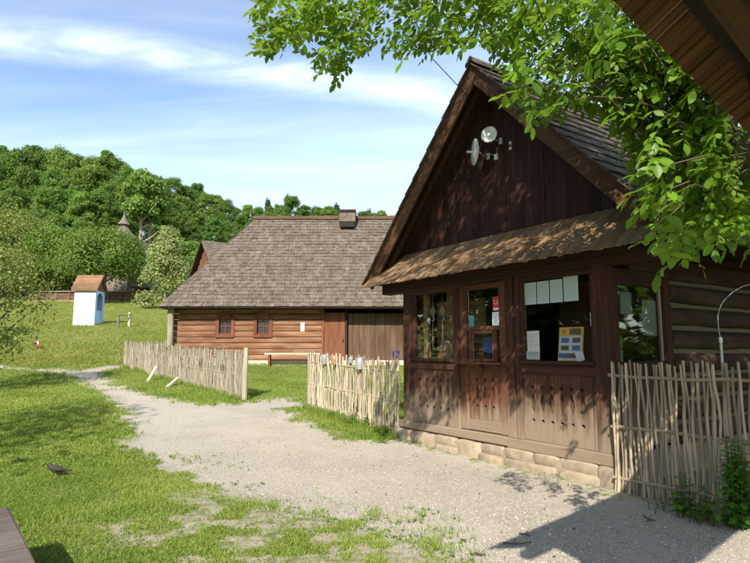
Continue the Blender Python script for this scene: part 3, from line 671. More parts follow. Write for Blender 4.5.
box('poster_sheet', m_bluep, t, -0.16, 0.14, 0, 0.004, 0.08, 0.30); box('stand', m_black, t, -0.16, 0.14, -0.05, -0.002, 0.0, 0.31)
def side_sheet(name, o, z, ww, hh, mat, label, cat):
    mb = MB(); mb.box(-0.0012, 0.0012, -ww/2, ww/2, -hh/2, hh/2, ch=0.0002); ob = mb.build(name, mat); ob.location = B2W(0.092, o, z); ob.rotation_euler = (0, 0, ANG); return tag(ob, label, cat)
side_sheet('notice_sheet', -0.54, 2.06, 0.24, 0.27, m_pap, 'grey notice sheet high in the side window of the booth', 'notice')
side_sheet('notice_sheet', -1.04, 1.90, 0.30, 0.44, m_pap, 'large pale notice sheet in side window beside the log wall', 'notice')
side_sheet('notice_card', -0.36, 1.585, 0.13, 0.15, m_greenp, 'bright green card low in the side window of the booth', 'card')
side_sheet('notice_card', -0.36, 1.43, 0.12, 0.13, m_papw, 'small white card below the green card in side window', 'card')
# dishes on the gable
def dish(w, z, r, label, yaw, name, depth=0.06):
    t = booth_thing(name, w, -0.30, z, label, 'antenna'); t.rotation_euler = (0, 0, ANG)
    rot = Matrix.Rotation(yaw, 4, 'Z')
    mb = MB(); prof = [(0.001, 0.0), (r*0.5, depth*0.25), (r, depth), (r, depth+0.006), (r*0.5, depth*0.25+0.008), (0.001, 0.008)]
    mb.lathe(prof, n=20); q = Matrix.Translation(Vector((0, 0.20, 0))) @ rot @ Matrix.Rotation(-math.pi/2, 4, 'X')
    mb.v = [tuple(q @ Vector(p)) for p in mb.v]; mb.build('reflector', m_whitemetal, t)
    mb = MB(); mb.tube([(0, 0.0, -0.03), (0, 0.10, -0.03), tuple(Vector((0, 0.2, 0)))], 0.014, 6); mb.build('arm', m_metal, t)
    mb = MB(); mb.tube([q @ Vector((0, 0, 0.0)), q @ Vector((0, 0, r*0.9))], [0.012, 0.018], 8); mb.build('feed', m_whitemetal, t)
    box('wall_plate', m_whitemetal, t, -0.03, 0.03, -0.005, 0.012, -0.07, 0.02); return t
dish(2.06, 4.44, 0.20, 'white dish antenna seen nearly edge-on high on the dark gable', -0.50, 'dish_antenna')
dish(1.80, 4.60, 0.12, 'small round cream dish antenna high on the dark gable', 0.45, 'dish_antenna', 0.09)
t = booth_thing('cable_clamp', 1.60, -0.30, 4.44, 'small white cable clamp beside the round antenna on gable', 'clamp')
box('clip', m_whitemetal, t, -0.02, 0.02, 0, 0.03, 0.02, 0.06); box('clip', m_whitemetal, t, -0.02, 0.02, 0, 0.03, -0.06, -0.02); box('strap', m_metal, t, -0.006, 0.006, 0.001, 0.012, -0.018, 0.018)
t = booth_thing('junction_box', 1.88, -0.30, 4.36, 'small white bracket with wires under the round antenna', 'bracket')
box('case', m_whitemetal, t, -0.03, 0.03, 0, 0.04, -0.05, 0.03); m = MB(); m.tube([(0.02, 0.03, 0.02), (0.08, 0.04, 0.06), (0.12, 0.03, 0.03)], 0.008, 6); m.tube([(-0.02, 0.03, 0.02), (-0.05, 0.04, 0.12)], 0.006, 6); m.build('wire', m_metal, t)
# slim metal pole with a bowed wire behind the fence
t = empty('antenna_pole', (*at(722, 360, 5.95).xy, 0), 0, 'slim grey metal pole with bowed wire behind the stick fence', 'pole')
p0 = Vector((0, 0, -0.15)); m = MB(); m.tube([p0, (0, 0, 1.58)], 0.014, 8); m.build('tube', m_metal, t)
m = MB(); m.tube([(0, 0, 1.575), (0, 0, 1.63)], 0.02, 8); m.build('collar', m_metal, t)
m = MB(); m.tube([(1.0*t**2.2-0.03*math.sin(math.pi*min(1, t*2)), 0.5*t**2.2, 1.60+0.66*math.sin(t*math.pi/2)**0.8) for t in np.linspace(0, 1, 16)], 0.004, 6); m.build('wire', m_metal, t)

# ------------------------------------------------------------------ wattle fences
def stick_mesh(name, L, r, bend, mat, tip=0.75, waves=()):
    m = MB(); n = 9; pts = []; rad = []
    ph = R.uniform(0, 6.28)
    for i in range(n):
        t = i/(n-1); o = bend*math.sin(t*math.pi*R.uniform(0.95, 1.05)*1.0)
        wv = sum(a*math.cos(math.pi*2*(t*L)/0.62*b) for a, b in waves)
        pts.append((o*0.8+0.010*math.sin(ph+t*9)+R.uniform(-.003, .003), wv, t*L)); rad.append(r*(1-(1-tip)*t)*R.uniform(0.93, 1.07))
    m.tube(pts, rad, 6, rough=0.05); return m.mesh(name, mat)
def wattle(name, A, B, h0, h1, spacing, r, mat, rails, label, post_ends=(True, True), crook=1.0, rail_r=0.016, base=-0.05, lean=0.035, group=None, posts=()):
    A, B = Vector(A), Vector(B); d = (B-A).to_2d(); L = d.length; ang = math.atan2(d.y, d.x)
    zA = float(HT(*A.xy)); t = empty(name, (A.x, A.y, zA), ang, label, 'fence', group)
    sets = [[stick_mesh('stick', 1.0, r*R.uniform(0.8, 1.2), R.uniform(-0.03, 0.03)*crook, mat, R.uniform(0.6, 0.9), ((0.016*s, 1.0),)) for _ in range(7)] for s in (1, -1)]
    x = 0.02; i = 0
    def gz(x): 
        p = A.to_2d()+d*(x/L); return float(HT(p.x, p.y))-zA
    while x < L:
        me_ = R.choice(sets[i % 2]); o = bpy.data.objects.new('stick', me_); link(o, t)
        h = h0+(h1-h0)*x/L + R.uniform(-0.05, 0.045)*crook
        o.location = (x+R.uniform(-.008, .008), R.uniform(-.006, .006), gz(x)+base+R.uniform(-0.01, 0.03)); o.scale = (1, 1, h-base); o.rotation_euler = (R.uniform(-0.015, 0.015), R.uniform(-lean, lean), R.uniform(-0.5, 0.5))
        x += spacing*R.uniform(0.75, 1.3); i += 1
    for f in rails:
        m = MB(); n = max(6, int(L/0.3)); m.tube([(L*k/n, R.uniform(-.006, .006), gz(L*k/n)+f*(h0+(h1-h0)*k/n)+R.uniform(-.012, .012)) for k in range(n+1)], [rail_r*R.uniform(0.85, 1.15) for _ in range(n+1)], 6); m.build('rail', m_rail, t)
    for px in posts:
        m = MB(); m.tube([(px, 0.02, gz(px)-0.2), (px+0.01, 0.02, gz(px)+0.6), (px, 0.02, gz(px)+h0+(h1-h0)*px/L+0.03)], [0.05, 0.047, 0.044], 9, rough=0.04); m.build('post', mat, t)
    return t
A = B2W(-0.06, 0.11, 0); Bp = B2W(-3.1, 0.11, 0)
wattle('stick_fence', A, Bp, 1.36, 1.35, 0.035, 0.0165, m_stick_r, (0.10, 0.50, 0.90), lean=0.015, crook=0.5, rail_r=0.019, label='tall fence of peeled upright sticks joining the booth corner, nettles at its foot')
mf0 = onground(308, 408); mf1 = B2W(3.90, 0.02, 0)
wattle('stick_fence', mf0, mf1, 1.18, 1.24, 0.037, 0.0150, m_stick, (0.08, 0.46, 0.86), 'pale stick fence with pots on top, between path and booth', posts=(0.0,))
lf0 = onground(243, 400); lf1 = onground(124, 366.5)
wattle('stick_fence', lf1, lf0, 0.93, 1.14, 0.042, 0.025, m_stick_o, (0.10, 0.5, 0.86), 'long greyish wattle fence beside the path, running towards the log house', posts=(0.05, 1.9, 3.8, 5.6), lean=0.05)
m = MB(); q = lf0; m.tube([(q.x+0.04, q.y-0.02, q.z-0.3), (q.x+0.04, q.y-0.02, q.z+0.6), (q.x+0.05, q.y-0.02, q.z+1.25)], [0.072, 0.068, 0.063], 12, rough=0.03)
tag(m.build('fence_post', m_stick_o), 'thick pale round post ending the long wattle fence', 'post')
wattle('stick_fence', lf1 + Vector((0.1, 0.15, 0)), Vector((-7.85, 22.5, 0)), 0.95, 0.95, 0.07, 0.024, m_stick_o, (0.1, 0.5, 0.86), 'short dark fence running from the long fence to the log house corner')
# braces leaning on the long fence
for (p, q, lab) in (((147.5, 381.5), (158, 364.5), 'pale plank brace leaning on the long fence, the steeper one'), ((167, 387), (180, 376), 'pale plank brace leaning on the long fence, nearer the end post')):
    g0 = onground(*p); d = at(*q, g0.y+0.45); v = d-g0; m = MB()
    m.box(0, v.length, -0.05, 0.05, -0.018, 0.018); ob = m.build('brace_plank', m_paleplank, None, center=False); ob.location = g0 - v.normalized()*0.08; ob.rotation_euler = v.to_track_quat('X', 'Z').to_euler(); tag(ob, lab, 'plank', 'braces of the long fence')
# pots upside down on the fence sticks
mfd = (mf1-mf0).to_2d()
def fence_at(px):
    best = min((k/200 for k in range(201)), key=lambda s: abs(float(proj(np.array([(mf0.x+mfd.x*s, mf0.y+mfd.y*s, 1.4)]))[0][0])-px)); p = mf0.to_2d()+mfd*best; return p, best
m_pot_g = plain('grey_clay', (0.22, 0.23, 0.24), 0.6, 0.0, 0.25, 10, 0.2); m_pot_b = plain('brown_clay', (0.26, 0.155, 0.085), 0.6, 0, 0.25, 10, 0.2); m_pot_d = plain('enamel_grey', (0.28, 0.30, 0.32), 0.4, 0.1, 0.2, 10, 0.1)
for px, rad, hh, mt, lab in ((325, 0.07, 0.20, m_pot_g, 'tall grey clay jug upside down on the stick fence near its end post'), (335, 0.085, 0.185, m_pot_b, 'brown clay pot upside down on the stick fence'), (351, 0.05, 0.12, m_pot_d, 'smallest grey pot upside down on the stick fence'), (360, 0.092, 0.22, m_pot_d, 'largest grey pot upside down on the fence, nearest the booth')):
    p, s = fence_at(px); zt = float(HT(p.x, p.y))+1.18+0.06*s+0.02
    t = empty('clay_pot', (p.x, p.y-0.04, zt-hh), 0, lab, 'pot', 'pots on the stick fence')
    m = MB(); m.lathe([(rad*0.80, 0.0), (rad*0.86, 0.0), (rad*0.74, hh*0.18), (rad, hh*0.5), (rad*0.92, hh*0.75), (rad*0.6, hh), (0.001, hh*1.01)], n=16); m.build('body', mt, t)
    m = MB(); m.tube([(rad*0.78, 0, hh*0.08), (rad*1.25, 0, hh*0.2), (rad*1.3, 0, hh*0.45), (rad*0.95, 0, hh*0.6)], rad*0.10, 6); m.build('handle', mt, t)
    m = MB(); m.lathe([(rad*0.84, -0.004), (rad*0.93, 0.0), (rad*0.93, 0.014), (rad*0.84, 0.018)], n=16); m.build('lip', mt, t)
m_num = plain('blue_enamel', (0.006, 0.014, 0.17), 0.4, 0, 0.1)
p, s = fence_at(395.5); zt = float(HT(p.x, p.y))+1.24
t = empty('number_sign', (p.x, p.y-0.05, zt), 0, 'small blue numerals standing above the stick fence beside the booth', 'sign')
cv = bpy.data.curves.new('numeral', 'FONT'); cv.body = '17'; cv.size = 0.15; cv.extrude = 0.008; cv.offset = 0.007; cv.align_x = 'CENTER'
tmp = bpy.data.objects.new('numeral', cv); COL.objects.link(tmp); bpy.context.view_layer.update()
me_ = bpy.data.meshes.new_from_object(tmp); bpy.data.objects.remove(tmp); me_.materials.clear(); me_.materials.append(m_num)
o = bpy.data.objects.new('numerals', me_); link(o, t); o.rotation_euler = (math.pi/2, 0, 0); o.location = (0, 0, 0.06)
m = MB(); m.tube([(0.03, 0.015, -0.25), (0.03, 0.015, 0.12)], 0.011, 6); m.build('stick', m_stick, t)

# ------------------------------------------------------------------ log house
HX0, HX1, HY0, HY1, HZ = -7.87, 5.6, 22.6, 29.6, 0.88
house = empty('log_house', (0, 0, 0), 0, 'long reddish log house with steep grey shingled hip roof', 'house')
box('plinth', m_pale, house, HX0+0.1, HX1, HY0-0.12, HY0+0.3, HZ-0.25, HZ+0.20, ch=0.03)
box('plinth', m_pale, house, HX0+0.1, HX0+0.5, HY0+0.302, HY1, HZ-0.25, HZ+0.20, ch=0.03)
box('sill_step', m_plankgrey, house, -5.4, -2.1, HY0-0.42, HY0-0.125, HZ-0.12, HZ+0.04, ch=0.02)
z = HZ+0.20; nlog = 9; lh = (3.18-z)/nlog
wins = ((-5.97, 0), (-4.46, 1)); WZ0, WZ1 = at(0, 333.5, 22.6).z, at(0, 319.5, 22.6).z
for i in range(nlog):
    a, b = z+i*lh, z+(i+1)*lh-0.012
    segs = [(HX0, -2.12)]
    if b > WZ0-0.05 and a < WZ1+0.05:
        xs = [HX0]
        for (wx, _) in wins: xs += [wx-0.26, wx+0.26]
        xs.append(-2.12); segs = [(xs[k], xs[k+1]) for k in range(0, len(xs), 2)]
    for (x0, x1) in segs:
        bul = R.uniform(-0.012, 0.012)
        m = MB(); m.prism([(0, a), (-0.03+bul, a+0.02), (-0.045+bul, (a+b)/2), (-0.03+bul, b-0.02), (0, b), (0.18, b), (0.18, a)], lambda p, q, d: (d, HY0+p, q), x0, x1); m.build('log', m_houselog, house)
    m = MB(); m.tube([(HX0-0.30+R.uniform(-.05, .03), HY0+0.1, (a+b)/2), (HX0+0.02, HY0+0.1, (a+b)/2)], lh*0.46, 8); m.build('log_end', m_houselog, house)
    m = MB(); m.box(HX0, HX0+0.18, HY0+0.2, HY1, a, b); m.build('side_log', m_houselog, house)
box('chinking_core', m_chink, house, HX0+0.03, -2.12, HY0+0.03, HY0+0.15, HZ+0.2, WZ0-0.1)
box('back_wall', m_houselog, house, HX0, HX1, HY1-0.2, HY1, HZ, 3.2); box('side_wall', m_houselog, house, HX1-0.2, HX1, HY0, HY1-0.21, HZ, 3.2)
m = MB(); m.tube([(HX0-0.20, HY0-0.30, HZ-0.1), (HX0-0.18, HY0-0.28, HZ+1.2), (HX0-0.20, HY0-0.30, 3.25)], [0.13, 0.12, 0.125], 9, rough=0.08); m.build('corner_post', m_stick_o, house)
for (wx, _) in wins:
    wf = box('window', m_housetrim, house, wx-0.24, wx+0.24, HY0-0.02, HY0+0.06, WZ0-0.03, WZ0+0.01)
    c0 = wf.location
    def sub(name, mat, *d):
        m = MB(); m.box(*d, ch=0.004); o = m.build(name, mat, wf); o.location = o.location-c0; return o
    sub('pane', m_pane, wx-0.235, wx+0.235, HY0+0.05, HY0+0.07, WZ0+0.012, WZ1)
    sub('muntin', m_housetrim, wx-0.018, wx+0.018, HY0+0.01, HY0+0.045, WZ0+0.012, WZ1); mid = (WZ0+WZ1)/2
    sub('muntin', m_housetrim, wx-0.235, wx-0.02, HY0+0.012, HY0+0.045, mid-0.016, mid+0.016); sub('muntin', m_housetrim, wx+0.02, wx+0.235, HY0+0.012, HY0+0.045, mid-0.016, mid+0.016)
    sub('casing', m_housetrim, wx-0.385, wx-0.237, HY0-0.075, HY0+0.0, WZ0-0.14, WZ1+0.12); sub('casing', m_housetrim, wx+0.237, wx+0.385, HY0-0.075, HY0+0.0, WZ0-0.14, WZ1+0.12)
    sub('head', m_housetrim, wx-0.235, wx+0.235, HY0-0.07, HY0+0.03, WZ1+0.002, WZ1+0.28)
    m = MB(); m.prism([(wx-0.36, WZ0-0.16), (wx+0.36, WZ0-0.16), (wx+0.237, WZ0-0.032), (wx-0.237, WZ0-0.032)], lambda p, q, d: (p, d, q), HY0-0.10, HY0-0.078); o = m.build('sill', m_housetrim, wf); o.location = o.location-c0
# door bay and plank front
for x in (-2.08, -1.16): box('door_post', m_housedoor if x < -2 else m_darkwood, house, x-0.035, x+0.055, HY0-0.06, HY0+0.15, HZ, 3.2)
x = -2.02
for k in range(4):
    box('door_board', m_housedoor, house, x, x+0.203, HY0+0.0+R.uniform(-.006, .006), HY0+0.06, HZ+0.05, 2.98); x += 0.206
m = MB(); m.tube([(-1.27, HY0-0.02, 1.95), (-1.27, HY0-0.07, 1.95), (-1.27, HY0-0.07, 1.83), (-1.27, HY0-0.02, 1.83)], 0.014, 6); m.build('door_handle', m_black, house)
x = -1.08
while x < HX1:
    ww = R.uniform(0.17, 0.26); box('plank', m_houseplank, house, x, x+ww-0.006, HY0+0.16+R.uniform(-.008, .008), HY0+0.21, HZ-0.05, 2.96); x += ww
box('wall_plate', m_darkwood, house, HX0-0.2, HX1, HY0-0.02, HY0+0.20, 3.182, 3.36)
# roof: hip body and shingles
EY, EZ, RY, RZ = 21.93, 3.17, 26.1, 7.62; EX0, RX0, EX1, RX1 = -8.42, -5.62, 6.1, 3.4
m = MB(); By = 2*RY-EY
v = [(EX0, EY, EZ), (EX1, EY, EZ), (EX1, By, EZ), (EX0, By, EZ), (RX0, RY, RZ), (RX1, RY, RZ)]
v2 = [(a, b, c-0.05) for a, b, c in v[:4]]
m.add(v+v2, [(0, 1, 5, 4), (2, 3, 4, 5), (3, 0, 4), (1, 2, 5), (0, 6, 7, 1), (1, 7, 8, 2), (2, 8, 9, 3), (3, 9, 6, 0), (9, 8, 7, 6)])
m.build('roof_deck', m_darkwood, house)
def hip_shingles(P00, P10, P01, P11, rows, w0, mat, thick=0.035):
    """courses on the quad eave P00-P10, ridge P01-P11"""
    P00, P10, P01, P11 = map(Vector, (P00, P10, P01, P11)); m = MB()
    nrm = (P10-P00).cross(P01-P00).normalized()
    for r_ in range(rows):
        t0, t1 = r_/rows, min(1.0, (r_+1.5)/rows); a, b = P00.lerp(P01, t0), P10.lerp(P11, t0); c, d = P00.lerp(P01, t1), P10.lerp(P11, t1)
        up = (c.lerp(d, 0.5)-a.lerp(b, 0.5)); e = (b-a); L = e.length; eu = e.normalized()
        rise = (P01-P00) - eu*((P01-P00).dot(eu)); rise = rise.normalized()*(rise.length*(t1-t0))
        x = -R.uniform(0, w0)
        while x < L:
            ww = w0*R.uniform(0.6, 1.4); x0, x1 = max(0, x+0.004), min(L, x+ww-0.004); x += ww
            if x1-x0 < 0.02: continue
            s = R.uniform(-0.03, 0.02)*rise.length; th = thick*R.uniform(0.7, 1.4); dn = -rise.normalized()*(0.02+s)
            k0 = (t1-t0); li = (c-a).dot(eu); lx = max(x0, min(x1, x0)); 
            q0, q1 = a+eu*x0+dn, a+eu*x1+dn; 
            ru = L+(d-b).dot(eu); q2, q3 = a+eu*min(max(x1, li), ru)+rise, a+eu*min(max(x0, li), ru)+rise
            base = nrm*0.012
            m.add([q0+base, q1+base, q2+base*0.4, q3+base*0.4, q0+nrm*(0.012+th), q1+nrm*(0.012+th), q2+nrm*0.014, q3+nrm*0.014], [(4, 5, 6, 7), (0, 1, 5, 4), (1, 2, 6, 5), (3, 0, 4, 7)])
    return m
for q, nm in (((v[0], v[1], v[4], v[5]), 27), ((v[3], v[0], v[4], v[4]), 27), ((v[1], v[2], v[5], v[5]), 27)):
    o = hip_shingles(*q, nm, 0.125, m_houseroof).build('roof_shingles', m_houseroof, house); o['kind'] = 'stuff'
box('ridge_board', m_ridge, house, RX0-0.1, RX1+0.1, RY-0.13, RY+0.05, RZ-0.02, RZ+0.13)
cx0, cx1 = at(339.5, 215, 25.6).x, at(355.5, 215, 25.6).x; cz0, cz1 = at(0, 226, 25.6).z, at(0, 211, 25.6).z
ch = box('chimney', m_houseroof, house, cx0, cx1, 25.3, 26.0, cz0+0.15, cz1-0.13, ch=0.02)
box('chimney_cap', m_darkwood, house, cx0-0.03, cx1+0.03, 25.27, 26.03, cz1-0.128, cz1); box('chimney_base', m_void, house, cx0+0.04, cx1-0.03, 25.32, 26.0, cz0-0.10, cz0+0.148)
n_ = sheet('wall_notice', 0, 0, 0.14, 0.34, m_papw, 'white notice sheet fixed to the log house wall', 'notice'); n_.location = at(302.5, 327, HY0-0.06); n_.rotation_euler = (0, 0, 0)
bn = empty('bench', (-3.2, 22.05, 0.88), 0, 'plain plank bench against the log house wall', 'bench')
box('seat', m_paleplank, bn, -1.05, 1.10, -0.16, 0.20, 0.43, 0.50)
for x in (-0.88, 0.9): box('leg', m_housetrim, bn, x-0.04, x+0.04, -0.12, 0.16, -0.06, 0.428)

# ------------------------------------------------------------------ barn behind, church, enclosure wall, shrine
def gable_house(name, loc, rz, L, Wd, eave, ridge, wallmat, roofmat, label, cat, ov=0.5):
    t = empty(name, loc, rz, label, cat)
    m = MB(); m.prism([(-Wd/2, -1.0), (Wd/2, -1.0), (Wd/2, eave), (0, ridge-0.15), (-Wd/2, eave)], lambda p, q, d: (d, p, q), 0, L); m.build('wall', wallmat, t)
    nb = int(Wd/0.35)
    for sg in (-1, 1):
        sl = (ridge-eave)/(Wd/2); a = (sg*(Wd/2+ov), eave-sl*ov); mm = MB()
        rows = 20
        for r_ in range(rows):
            t0, t1 = r_/rows, min(1, (r_+1.4)/rows); y0, z0 = a[0]*(1-t0), a[1]+(ridge-a[1])*t0; y1, z1 = a[0]*(1-t1), a[1]+(ridge-a[1])*t1; x = -ov
            while x < L+ov:
                ww = R.uniform(0.2, 0.4); e = R.uniform(0, 0.03); xx = min(x+ww-0.01, L+ov)
                mm.add([(x, y0, z0+0.06+e), (xx, y0, z0+0.06+e), (xx, y1, z1+0.03), (x, y1, z1+0.03), (x, y0, z0), (xx, y0, z0)], [(0, 1, 2, 3), (0, 4, 5, 1)]); x += ww
        o = mm.build('roof_shingles', roofmat, t); o['kind'] = 'stuff'
        m = MB(); m.prism([(0, ridge), (a[0], a[1]), (a[0], a[1]-0.16), (0, ridge-0.16)], lambda p, q, d: (d, p, q), -ov+0.02, L+ov-0.02); m.build('roof_deck', m_darkwood, t)
    return t
bp = at(207, 241, 45); bg_z = float(HT(bp.x, 45))
barn = gable_house('barn', (bp.x, 45, bg_z), math.radians(38), 9, 7.2, bp.z-bg_z-4.1, bp.z-bg_z, m_farlog, m_houseroof, 'reddish gabled barn peeping over the log house roof', 'barn')
for k in range(18):
    y = -3.5+k*0.4; top = bp.z-bg_z-0.35-abs(y)*4.1/3.6
    if top > 0.4: box('gable_board', m_housedoor, barn, -0.06, -0.02, y, y+0.38, 0.0, top)
CH_Y = 64; cp = at(124.5, 213, CH_Y); cz = float(HT(cp.x, CH_Y))
church = empty('wooden_church', (cp.x, CH_Y, cz), 0, 'shingled wooden church whose slim spire rises above the linden crown', 'church')
m_spire = wood('spire_shingle_wood', (0.10, 0.078, 0.06), (0.23, 0.19, 0.155), Z_, None, (0, 0), 6)
hz = cp.z-cz
def zpx(y): return at(124, y, CH_Y).z-cz
m = MB(); m.box(-1.3, 1.3, -1.3, 1.3, -1.5, zpx(238)); m.build('tower', m_spire, church)
m = MB(); m.lathe([(1.65, zpx(238.5)), (1.6, zpx(238)), (0.95, zpx(233)), (0.5, zpx(227.5)), (0.42, zpx(226.5))], n=8, sm=False); m.build('spire_skirt', m_spire, church)
m = MB(); m.lathe([(0.40, zpx(226.5)), (0.40, zpx(225)), (0.72, zpx(224.8)), (0.40, zpx(221)), (0.12, zpx(216)), (0.04, zpx(212)), (0.001, zpx(209))], n=8, sm=False); m.build('spire_tip', m_spire, church)
m = MB(); m.tube([(0, 0, zpx(212)), (0, 0, zpx(206))], 0.05, 6); m.tube([(-0.3, 0, zpx(208)), (0.3, 0, zpx(208))], 0.04, 6); m.build('cross', m_black, church)
m = MB(); m.prism([(-4.5, -1.5), (1.6, -1.5), (1.6, 4.2), (-1.4, 8.4), (-4.5, 4.2)], lambda p, q, d: (p, d, q), 1.4, 10); m.build('nave', m_spire, church)
pc = empty('gate_house', (at(143, 300, 61).x, 61, float(HT(at(143, 300, 61).x, 61))), 0, 'small log gatehouse with grey shingled roof beside linden trunk', 'gatehouse')
def gp(px, py): p = at(px, py, 61); return p.x-pc.location.x, p.z-pc.location.z
x0, z0 = gp(134, 303); x1, z1 = gp(146, 286)
box('wall', m_housedoor, pc, x0, x1, 0, 2.2, z0-0.6, z1); box('doorway', m_void, pc, x1-0.05, x1+0.45, 0.3, 2.0, z0-0.6, z1-0.1)
box('pale_door', m_pale, pc, x0+0.15, x0+0.95, -0.05, -0.005, z0-0.4, z0+1.05); a, b = gp(128, 287), gp(152, 284)
m = MB(); m.prism([(a[0], z1-0.1), (b[0], z1-0.25), (b[0]-0.1, z1+0.05), (gp(144, 277)[0], gp(144, 277)[1]), (gp(134, 277)[0], gp(134, 277)[1])], lambda p, q, d: (p, d, q), -0.5, 2.7); m.build('roof', m_spire, pc)
wl0, wl1 = onground(36, 303), onground(134, 304)
ew = empty('enclosure_wall', (0, 0, 0), 0, 'low brown log enclosure wall along the top of the meadow', 'wall')
Yw = 60.0
def wpt(px): p = at(px, 300, Yw); return p.x, float(HT(p.x, Yw))
for k in range(8):
    p0, p1 = 30+k*13.2, 30+(k+1)*13.2; (xa, za), (xb, zb) = wpt(p0), wpt(p1); zt = at(0, 296.5, Yw).z
    for j in range(3): box('log', m_farlog, ew, xa+0.02, xb-0.02, Yw-0.14, Yw+0.14, za-0.15+j*0.34 if j else za-0.4, za+0.17+j*0.34)
    box('coping', m_spire, ew, xa+0.01, xb-0.01, Yw-0.34, Yw+0.34, za+0.90, za+1.02); box('post', m_farlog, ew, xa-0.12, xa+0.12, Yw-0.22, Yw-0.15, za-0.4, za+0.89)
    box('footing', m_pale, ew, xa, xb-0.004, Yw-0.30, Yw-0.16, za-0.7, za-0.02) if k < 7 else None
# wayside shrine
SH_Y = 33.5; sp = at(88, 326.5, SH_Y); sz = float(HT(sp.x, SH_Y)); sk = SH_Y/563.0
shrine = empty('wayside_shrine', (sp.x, SH_Y, sz), math.radians(3), 'small white and blue plastered wayside shrine with brown roof on the meadow', 'shrine')
hw = 0.61; top = at(0, 291.5, SH_Y).z-sz
def shr(name, mat, *d): return box(name, mat, shrine, *d, ch=0.004)
# local: front (lit) face looks to -y, niche face to +x
nz0, nz1, nw = top*0.40, top*0.74, 0.38
shr('wall', m_white, -hw, hw, -hw, -hw+0.06, -0.3, top); shr('wall', m_white, -hw, hw, hw-0.06, hw, -0.3, top); shr('wall', m_white, -hw, -hw+0.06, -hw+0.062, hw-0.062, -0.3, top)
m = MB(); arch = [(-nw, nz0), (nw, nz0), (nw, nz1)]+[(nw*math.cos(t), nz1+nw*math.sin(t)) for t in np.linspace(0.2, math.pi-0.2, 9)]+[(-nw, nz1)]
outer = [(-hw+0.062, -0.3), (hw-0.062, -0.3), (hw-0.062, top), (-hw+0.062, top)]
# niche face pieces round the arched opening
half = [(0.0, nz0), (0.0, -0.3), (hw-0.062, -0.3), (hw-0.062, top), (0, top), (0, nz1+nw)]+[(nw*math.sin(t), nz1+nw*math.cos(t)) for t in np.linspace(0.2, math.pi/2, 6)]+[(nw, nz0)]
for sg in (-1, 1):
    m = MB(); m.prism([(sg*p, q) for p, q in half], lambda p, q, d: (d, p, q), hw-0.05, hw); m.build('niche_front', m_paleblue, shrine)
shr('niche_back', m_blue, hw-0.45, hw-0.42, -hw+0.063, hw-0.063, nz0-0.05, top-0.01); shr('niche_floor', m_paleblue, hw-0.418, hw-0.052, -hw+0.063, hw-0.063, nz0-0.05, nz0-0.001)
rt = at(0, 277, SH_Y).z-sz; ov = 0.14
m = MB(); m.prism([(-hw-ov, top-0.03), (0, rt), (hw+ov, top-0.03), (hw+ov, top+0.05), (0, rt+0.09), (-hw-ov, top+0.05)], lambda p, q, d: (d, p, q), -hw-ov, hw+ov); m.build('roof', m_redroof, shrine)
m = MB(); m.prism([(-hw, top+0.001), (hw, top+0.001), (0, rt-0.10)], lambda p, q, d: (d, p, q), hw-0.10, hw-0.02); m.build('gable', m_redroof, shrine)
for sg in (-1,):
    for r_ in range(5):
        t0 = r_/5; y0 = sg*(hw+ov)*(1-t0); z0 = top+0.055+(rt+0.04-top)*t0; y1 = sg*(hw+ov)*(1-min(1, t0+0.26)); z1 = top+0.05+(rt+0.04-top)*min(1, t0+0.26)
        m = MB(); m.prism([(y0, z0), (y0, z0+0.05), (y1, z1+0.025), (y1, z1+0.005)], lambda p, q, d: (d, p, q), -hw-ov-0.01, hw+ov+0.01); m.build('roof_course', m_redroof, shrine)
# small barrier and sign on the meadow
b0, b1 = onground(118, 327.5), onground(129, 326.5)
br = empty('rail_barrier', b0, 0, 'low wooden rail barrier on the meadow behind the shrine', 'barrier'); d = b1-b0
box('post', m_plankgrey, br, -0.05, 0.05, -0.05, 0.05, -0.3, 0.75); m = MB(); m.box(d.x-0.06, d.x+0.06, d.y-0.05, d.y+0.05, d.z-0.3, d.z+0.85); m.build('post', m_paleplank, br)
m = MB(); m.tube([(-0.1, -0.08, 0.68), (d.x+0.1, d.y-0.08, d.z+0.70)], 0.04, 6); m.build('rail', m_plankgrey, br)
s0 = onground(36.5, 349); sg_ = empty('meadow_sign', s0, 0, 'tiny red and white sign low in the grass under the branch', 'sign'); k_ = s0.y/563
box('stake', m_plankgrey, sg_, -0.02, 0.02, 0.0, 0.03, -0.2, 8*k_); box('plate', m_red, sg_, -2.4*k_, 2.4*k_, -0.02, -0.002, 3.5*k_, 8*k_); box('panel', m_white, sg_, -1.9*k_, 1.9*k_, -0.03, -0.0205, 4.6*k_, 7.6*k_)

